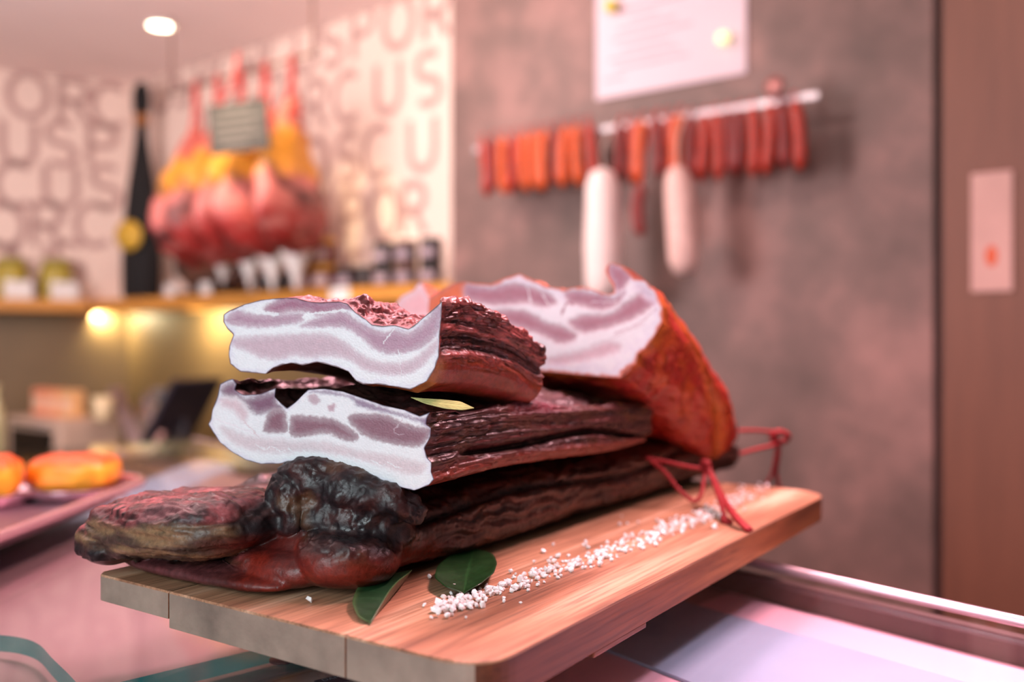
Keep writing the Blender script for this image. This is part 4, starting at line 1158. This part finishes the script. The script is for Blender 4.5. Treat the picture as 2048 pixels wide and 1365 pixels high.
salami(1324, 1386, 331, 553, 2.26, 'shorter mottled white salami hanging slightly tilted from the rail', M_sal2, math.radians(-4))
s, d = ws(1281, 2.25)
t = thing('thin_sausage', 'thin dark red sausage hanging low between the two white salamis', 'sausage', wpt(s, 2.25, wz(372, d)), TH)
link('casing', sausage_mesh(.135, .017, -.012, 7), M_s[2], t)
tube('string', [(0, 0, -.004), (0, .01, .06), (0, nR - 2.25 - .008, ZR + .018 - wz(372, d)), (0, nR - 2.25 + .01, ZR + .004 - wz(372, d))], .0022, M_red, t, 6, 16)

# notice on the wall
a, za = spx(1190, 200, 2.42); b_, zb_ = spx(1491, 146, 2.42)
nt_t = thing('wall_notice', 'large white notice sheet pinned to the brown wall above the sausages', 'notice', (0, 0, 0), TH)
za = (za + zb_) / 2
M_sheet = mat('notice_paper', (212, 190, 198), .6, 0, .02)
box('sheet', a, b_, 2.424, 2.428, za, za + .36, M_sheet, nt_t, .001)
rnd = np.random.RandomState(3); M_prt = mat('faint_print', (180, 152, 162), .7)
for k in range(8):
    bm = bmesh.new()
    zz = za + .05 + k * .028
    x0_, x1_ = [(.03, .10), (.07, .31), (.05, .28), (.09, .25), (.06, .32), (.08, .27), (.12, .21), (.05, .30)][k]
    add_box(bm, a + x0_, min(a + x1_, b_ - .03), 2.4230, 2.4238, zz, zz + .007)
    bm_obj('text_line', bm, M_prt, nt_t)
M_yel = mat('yellow_pin', (240, 222, 70), .35); 
for px, y, lb, c in ((1222, 12, 'yellow pin holding the notice at its upper left', M_yel), (1446, 76, 'pale yellow pin with a painted glow on the right of the notice', mat('painted_glow_pin', (255, 250, 190), .3, emit=(255, 246, 180), estr=.9))):  # right pin is no lamp; emission in its material imitates the glow
    s, d = ws(px, 2.40)
    o = lathe('pin_head', [(.0, -.022), (.013, -.018), (.018, -.006), (.016, .006), (.008, .014), (.008, .020)], c, None, 20)
    o.location = wpt(s, 2.404, wz(y, d)); o.rotation_euler = (math.radians(-90), 0, TH)
    o.name = 'push_pin'; tag(o, lb, 'pin')

# label on the wood panel
a, za = spx(1942, 588, 2.42); b_, zb_ = spx(2025, 340, 2.42)
lb = thing('wall_label', 'tall narrow pale label with an orange mark on the wooden side panel', 'label', (0, 0, 0), TH)
box('card', a, b_, 2.419, 2.4235, za + .004, zb_, mat('pink_card', (204, 160, 150), .6), lb, .001)
w_ = b_ - a
bm = bmesh.new(); V, Fc = ellipsoid((a + w_ * .5, 2.4188, za + .085), (.013, .0006, .024), 0, 0, 1)
bm.free(); link('orange_mark', mesh('orange_mark', V, Fc), mat('orange_print', (210, 90, 50), .6), lb)

# ================================================================ BACK WORKTOP, LOWER LEFT
wt = thing('back_worktop', 'dark worktop along the back wall under the shelf', 'worktop', (0, 0, 0), TH)
ZW = .86
wbox('top', sC + .10, s0b - .01, 1.86, 2.748, ZW - .04, ZW, mat('worktop_dark', (72, 58, 50), .4), wt, .003)
wbox('front', sC + .16, s0b - .01, 1.92, 2.74, 0, ZW - .04, mat('cabinet_dark', (60, 48, 42), .5), wt)
# small oven with packs on top
s, d = ws(128, 2.15)
ov = thing('countertop_oven', 'pale boxy oven with a dark window on the back worktop', 'oven', wpt(s, 2.15, ZW), TH)
M_pale = mat('pale_enamel', (196, 168, 148), .4)
zt = wz(842, ws(128, 2.03)[1]) - ZW
ow = .245
bm = bmesh.new(); add_box(bm, -ow, ow, -.14, .14, .012, zt, .012); bm_obj('body', bm, M_pale, ov)
bm = bmesh.new(); add_box(bm, -ow + .06, ow - .06, -.150, -.138, .03, zt - .05, .004); dw = bm_obj('door', bm, mat('oven_glass', (22, 18, 18), .15), ov)
for x in (-ow + .05, ow - .05):
    for y in (-.1, .1): lathe('foot', [(.014, 0), (.014, .014)], M_blk, ov, 12, loc=(x, y, 0))
tube('handle', [(-ow + .09, -.142, zt - .025), (-ow + .09, -.165, zt - .025), (ow - .09, -.165, zt - .025), (ow - .09, -.142, zt - .025)], .007, M_chrome, dw)
for k, (x, c, lb_) in enumerate(((-.16, (232, 146, 110), 'left'), (-.035, (236, 158, 112), 'middle'), (.09, (230, 176, 120), 'right'))):
    o = thing('snack_pack', f'peach-coloured pack standing on the oven, {lb_} of three', 'pack', wpt(s + x, 2.14, ZW + zt), TH, 'packs standing on the oven')
    bm = bmesh.new(); add_box(bm, -.058, .058, -.03, .03, 0, .12, .006); bm_obj('carton', bm, mat(f'pack_{k}', c, .5, 0, .15, 12), o)
    bm = bmesh.new(); add_box(bm, -.04, .04, -.0315, -.0300, .03, .085); bm_obj('printed_panel', bm, mat(f'pack_panel_{k}', (238, 200, 170), .5), o)
# cup beside
s2, d2 = ws(222, 2.36)
o = lathe('cream_cup', [(.028, 0), (.034, .004), (.044, .10), (.040, .10), (.032, .012), (.001, .012)], mat('cream_ceramic', (228, 204, 160), .35), None, 28, close=False)
o.location = wpt(ws(206, 2.14)[0], 2.14, ZW + zt); tag(o, 'cream cup on top of the oven at its right end', 'cup')
# slicing machine
s, d = ws(362, 2.36)
sl = thing('meat_slicer', 'grey meat slicer with a slanted dark feed table on the back worktop', 'slicer', wpt(s, 2.34, ZW), TH + .1)
M_grey = mat('cast_aluminium', (150, 128, 126), .35, .5, .08)
bm = bmesh.new(); add_box(bm, -.24, .24, -.16, .16, .01, .10, .025, 4); bm_obj('base', bm, M_grey, sl)
o = lathe('blade', [(.001, -.004), (.15, -.003), (.155, 0), (.15, .003), (.001, .004)], M_chrome, sl, 40, close=False); o.rotation_euler = (math.radians(90), 0, 0); o.location = (-.05, -.05, .24)
V, Fc = tube_data([(.165 * math.cos(a), 0, .165 * math.sin(a)) for a in np.linspace(-2.4, 1.0, 30)], .012, 10)
o = link('blade_guard', mesh('blade_guard', V, Fc), mat('dark_guard', (44, 40, 48), .4), sl); o.location = (-.05, -.05, .24)
bm = bmesh.new(); add_box(bm, -.012, .012, -.12, .12, -.17, .17, .004); o = bm_obj('feed_table', bm, mat('dark_plate', (46, 42, 54), .35), sl); o.location = (.13, -.08, .30); o.rotation_euler = (0, math.radians(38), 0)
bm = bmesh.new(); add_box(bm, -.010, .010, -.03, .03, -.15, .15, .004); o = bm_obj('feed_arm', bm, M_grey, sl); o.location = (-.20, -.10, .26); o.rotation_euler = (0, math.radians(-32), 0)
tube('handle', [(-.12, -.17, .12), (-.02, -.18, .13), (.06, -.17, .15), (.12, -.16, .22)], .014, mat('rose_handle', (206, 160, 150), .3, .2), sl, 12, 24)
lathe('knob', [(.001, 0), (.022, .004), (.024, .02), (.018, .034), (.001, .036)], mat('lilac_knob', (190, 176, 196), .3), sl, 20, loc=(-.14, -.16, .105), close=False)
# bottle at the frame edge
o = lathe('glass_bottle', [(.036, 0), (.04, .01), (.04, .22), (.034, .26), (.016, .31), (.014, .37), (.017, .372), (.017, .39), (.001, .392)], mat('pale_bottle', (206, 196, 150), .15), None, 24, close=False)
sB, dB = ws(-8, 2.02); o.location = wpt(sB, 2.02, ZW); tag(o, 'pale glass bottle on the worktop at the left edge, beside the oven', 'bottle')

# ================================================================ TRAY WITH CHEESE (on the counter)
M_tray = mat('rose_steel', (236, 196, 206), .2, .85, .05); M_pan = mat('dull_steel', (120, 96, 108), .4, .5, .1)
tr = thing('serving_tray', 'shiny steel tray holding orange cheeses on the glass counter', 'tray', (0, 0, ZG))
tx1, ty0, ty1, tx0 = -.487, .55, 1.335, -1.05
def rrect(x0, x1, y0, y1, r, n=8):
    return rounded([np.array([x0, y0]), np.array([x1, y0]), np.array([x1, y1]), np.array([x0, y1])], [r] * 4, n)
o1, o2, o3 = rrect(tx0, tx1, ty0, ty1, .07), rrect(tx0 + .012, tx1 - .012, ty0 + .012, ty1 - .012, .06), rrect(tx0 + .03, tx1 - .03, ty0 + .03, ty1 - .03, .05)
m = len(o1); V = [(p[0], p[1], .026) for p in o1] + [(p[0], p[1], .024) for p in o2] + [(p[0], p[1], .004) for p in o3]
Fc = [(k, (k + 1) % m, m + (k + 1) % m, m + k) for k in range(m)] + [(m + k, m + (k + 1) % m, 2 * m + (k + 1) % m, 2 * m + k) for k in range(m)] + [tuple(2 * m + k for k in range(m))]
o = link('pan', mesh('pan', V, Fc, smooth=False), M_pan, tr); so = o.modifiers.new('t', 'SOLIDIFY'); so.thickness = .002; so.offset = 1
loop = [np.array([p[0], p[1], .027]) for p in o1] + [np.array([*o1[0], .027])]
V, Fc = tube_data(loop, .0055, 10); link('rolled_rim', mesh('rolled_rim', V, Fc), M_tray, tr)
M_ch = mat_col('smoked_cheese', (.3, .45), 60, .2, .001, .12, .5)
def cheese(label, loc, r, rot):
    V, Fc = ellipsoid((0, 0, r[2]), r, 0, 0, .62, 48, 30)
    V = np.array(V); V += .004 * fbm(V * 45 + loc[0] * 10, 3)[:, None]
    V[:, 2] -= V[:, 2].min()
    hz = V[:, 2] / (2 * r[2])
    C = mixc(lin(255, 190, 60)[None], lin(250, 140, 40)[None], sst(-.3, .4, fbm(V * 30, 3)))
    C = mixc(C, lin(224, 96, 40)[None], sst(.75, .98, hz))
    o = link('orange_cheese', mesh('orange_cheese', V, Fc, col=C), M_ch); o.location = loc; o.rotation_euler = (0, 0, rot)
    return tag(o, label, 'cheese', 'orange cheeses on the tray')
def dish(label, loc, rx, ry):
    o = lathe('steel_dish', [(.001, .002), (.85, .002), (1.0, .016), (1.04, .016), (.88, 0), (.001, 0)], M_tray, None, 40, close=False, loc=loc)
    o.scale = (rx, ry, 1); return tag(o, label, 'dish', 'small dishes on the tray')
zt_ = ZG + .0065
c1 = W(128, 985, (EYE - zt_ - .01) * F / (985 - CY))
dish('oval steel dish under the larger orange cheese', (c1[0], c1[1] + .03, zt_), .075, .07)
cheese('large rounded orange cheese near the tray corner', (c1[0], c1[1] + .03, zt_ + .0035), (.056, .045, .0245), .1)
c2 = W(-20, 1015, (EYE - zt_) * F / (1015 - CY))
dish('steel dish under the cheese cut off by the left edge', (c2[0] - .02, c2[1] + .02, zt_), .06, .06)
cheese('second orange cheese at the left edge, partly out of view', (c2[0] - .015, c2[1] + .02, zt_ + .0035), (.04, .045, .028), .4)

# ================================================================ LIGHT
def area(name, loc, to, size, energy, color, sy=None, spread=math.pi):
    l = bpy.data.lights.new(name, 'AREA'); l.energy = energy; l.color = color; l.size = size; l.spread = spread
    if sy: l.shape = 'RECTANGLE'; l.size_y = sy
    o = bpy.data.objects.new(name, l); COL.objects.link(o); o.location = loc
    o.rotation_euler = (Vector(to) - Vector(loc)).to_track_quat('-Z', 'Y').to_euler(); return o
def spot(name, loc, to, energy, color, angle=60, blend=.6, r=.03):
    l = bpy.data.lights.new(name, 'SPOT'); l.energy = energy; l.color = color; l.spot_size = math.radians(angle); l.spot_blend = blend; l.shadow_soft_size = r
    o = bpy.data.objects.new(name, l); COL.objects.link(o); o.location = loc
    o.rotation_euler = (Vector(to) - Vector(loc)).to_track_quat('-Z', 'Y').to_euler(); return o
area('window_light', (-.9, -1.1, 2.0), (-.05, .65, 1.36), 1.1, 33, (.84, .96, 1.0))
area('counter_lamp', (-.12, 1.05, 2.25), (.10, .75, 1.29), .40, 17, (1.0, .45, .52), .16)
area('counter_lamp', (.50, .95, 2.25), (.16, .78, 1.29), .40, 23, (1.0, .52, .57), .16)
spot('deck_fill', (.80, .72, 2.3), (.38, .63, 1.2), 125, (1.0, .72, .84), 32, .9, .08)  # unseen spot above the counter, added to brighten the deck
area('ceiling_warm', wpt(-2.3, 1.6, HC - .03), wpt(-2.6, 2.6, 1.9), .8, 22, (1.0, .83, .76))
area('ceiling_rose', wpt(-1.75, .80, HC - .03), wpt(-1.2, 2.43, 1.6), .28, 17, (1.0, .70, .66))
area('ceiling_rose', wpt(-.5, 1.2, HC - .03), wpt(-.7, 2.43, 1.9), .5, 10, (1.0, .62, .60))
spot('ham_spot', wpt(-2.75, 1.5, HC - .05), wpt(-2.95, 2.3, 2.1), 75, (1.0, .78, .45), 34, .7)
area('ceiling_fill', (-2.3, 1.4, 1.9), (-1.5, 3.2, 2.8), 1.0, 76, (1.0, .84, .86))  # unseen upward fill, added out of frame to brighten the ceiling
for px, en in ((238, 12.0), (428, 12.0)):
    s, d = ws(px, 2.72)
    area('shelf_lamp', wpt(s, 2.60, ZS - .07), wpt(s, 2.752, ZS - .20), .15, en * .34, (1.0, .86, .52), .03)
wd = bpy.data.worlds.new('World'); SC.world = wd; wd.use_nodes = True
wd.node_tree.nodes['Background'].inputs[0].default_value = (.80, .74, .78, 1); wd.node_tree.nodes['Background'].inputs[1].default_value = .10

# ================================================================ CAMERA
cd = bpy.data.cameras.new('Camera'); co = bpy.data.objects.new('Camera', cd); COL.objects.link(co)
co.location = (0, 0, EYE); co.rotation_euler = (math.radians(90), 0, 0)
cd.sensor_width = 36; cd.lens = 36 * F / 2048; cd.clip_start = .02
cd.dof.use_dof = True; cd.dof.focus_distance = .625; cd.dof.aperture_fstop = 3.0; cd.dof.aperture_blades = 0
SC.camera = co
SC.view_settings.view_transform = 'Standard'; SC.view_settings.look = 'None'
SC.view_settings.exposure = 0.0
SC.cycles.use_denoising = True
SC.cycles.max_bounces = 8; SC.cycles.transparent_max_bounces = 12; SC.cycles.caustics_reflective = False; SC.cycles.caustics_refractive = False
SC.cycles.sample_clamp_indirect = 6
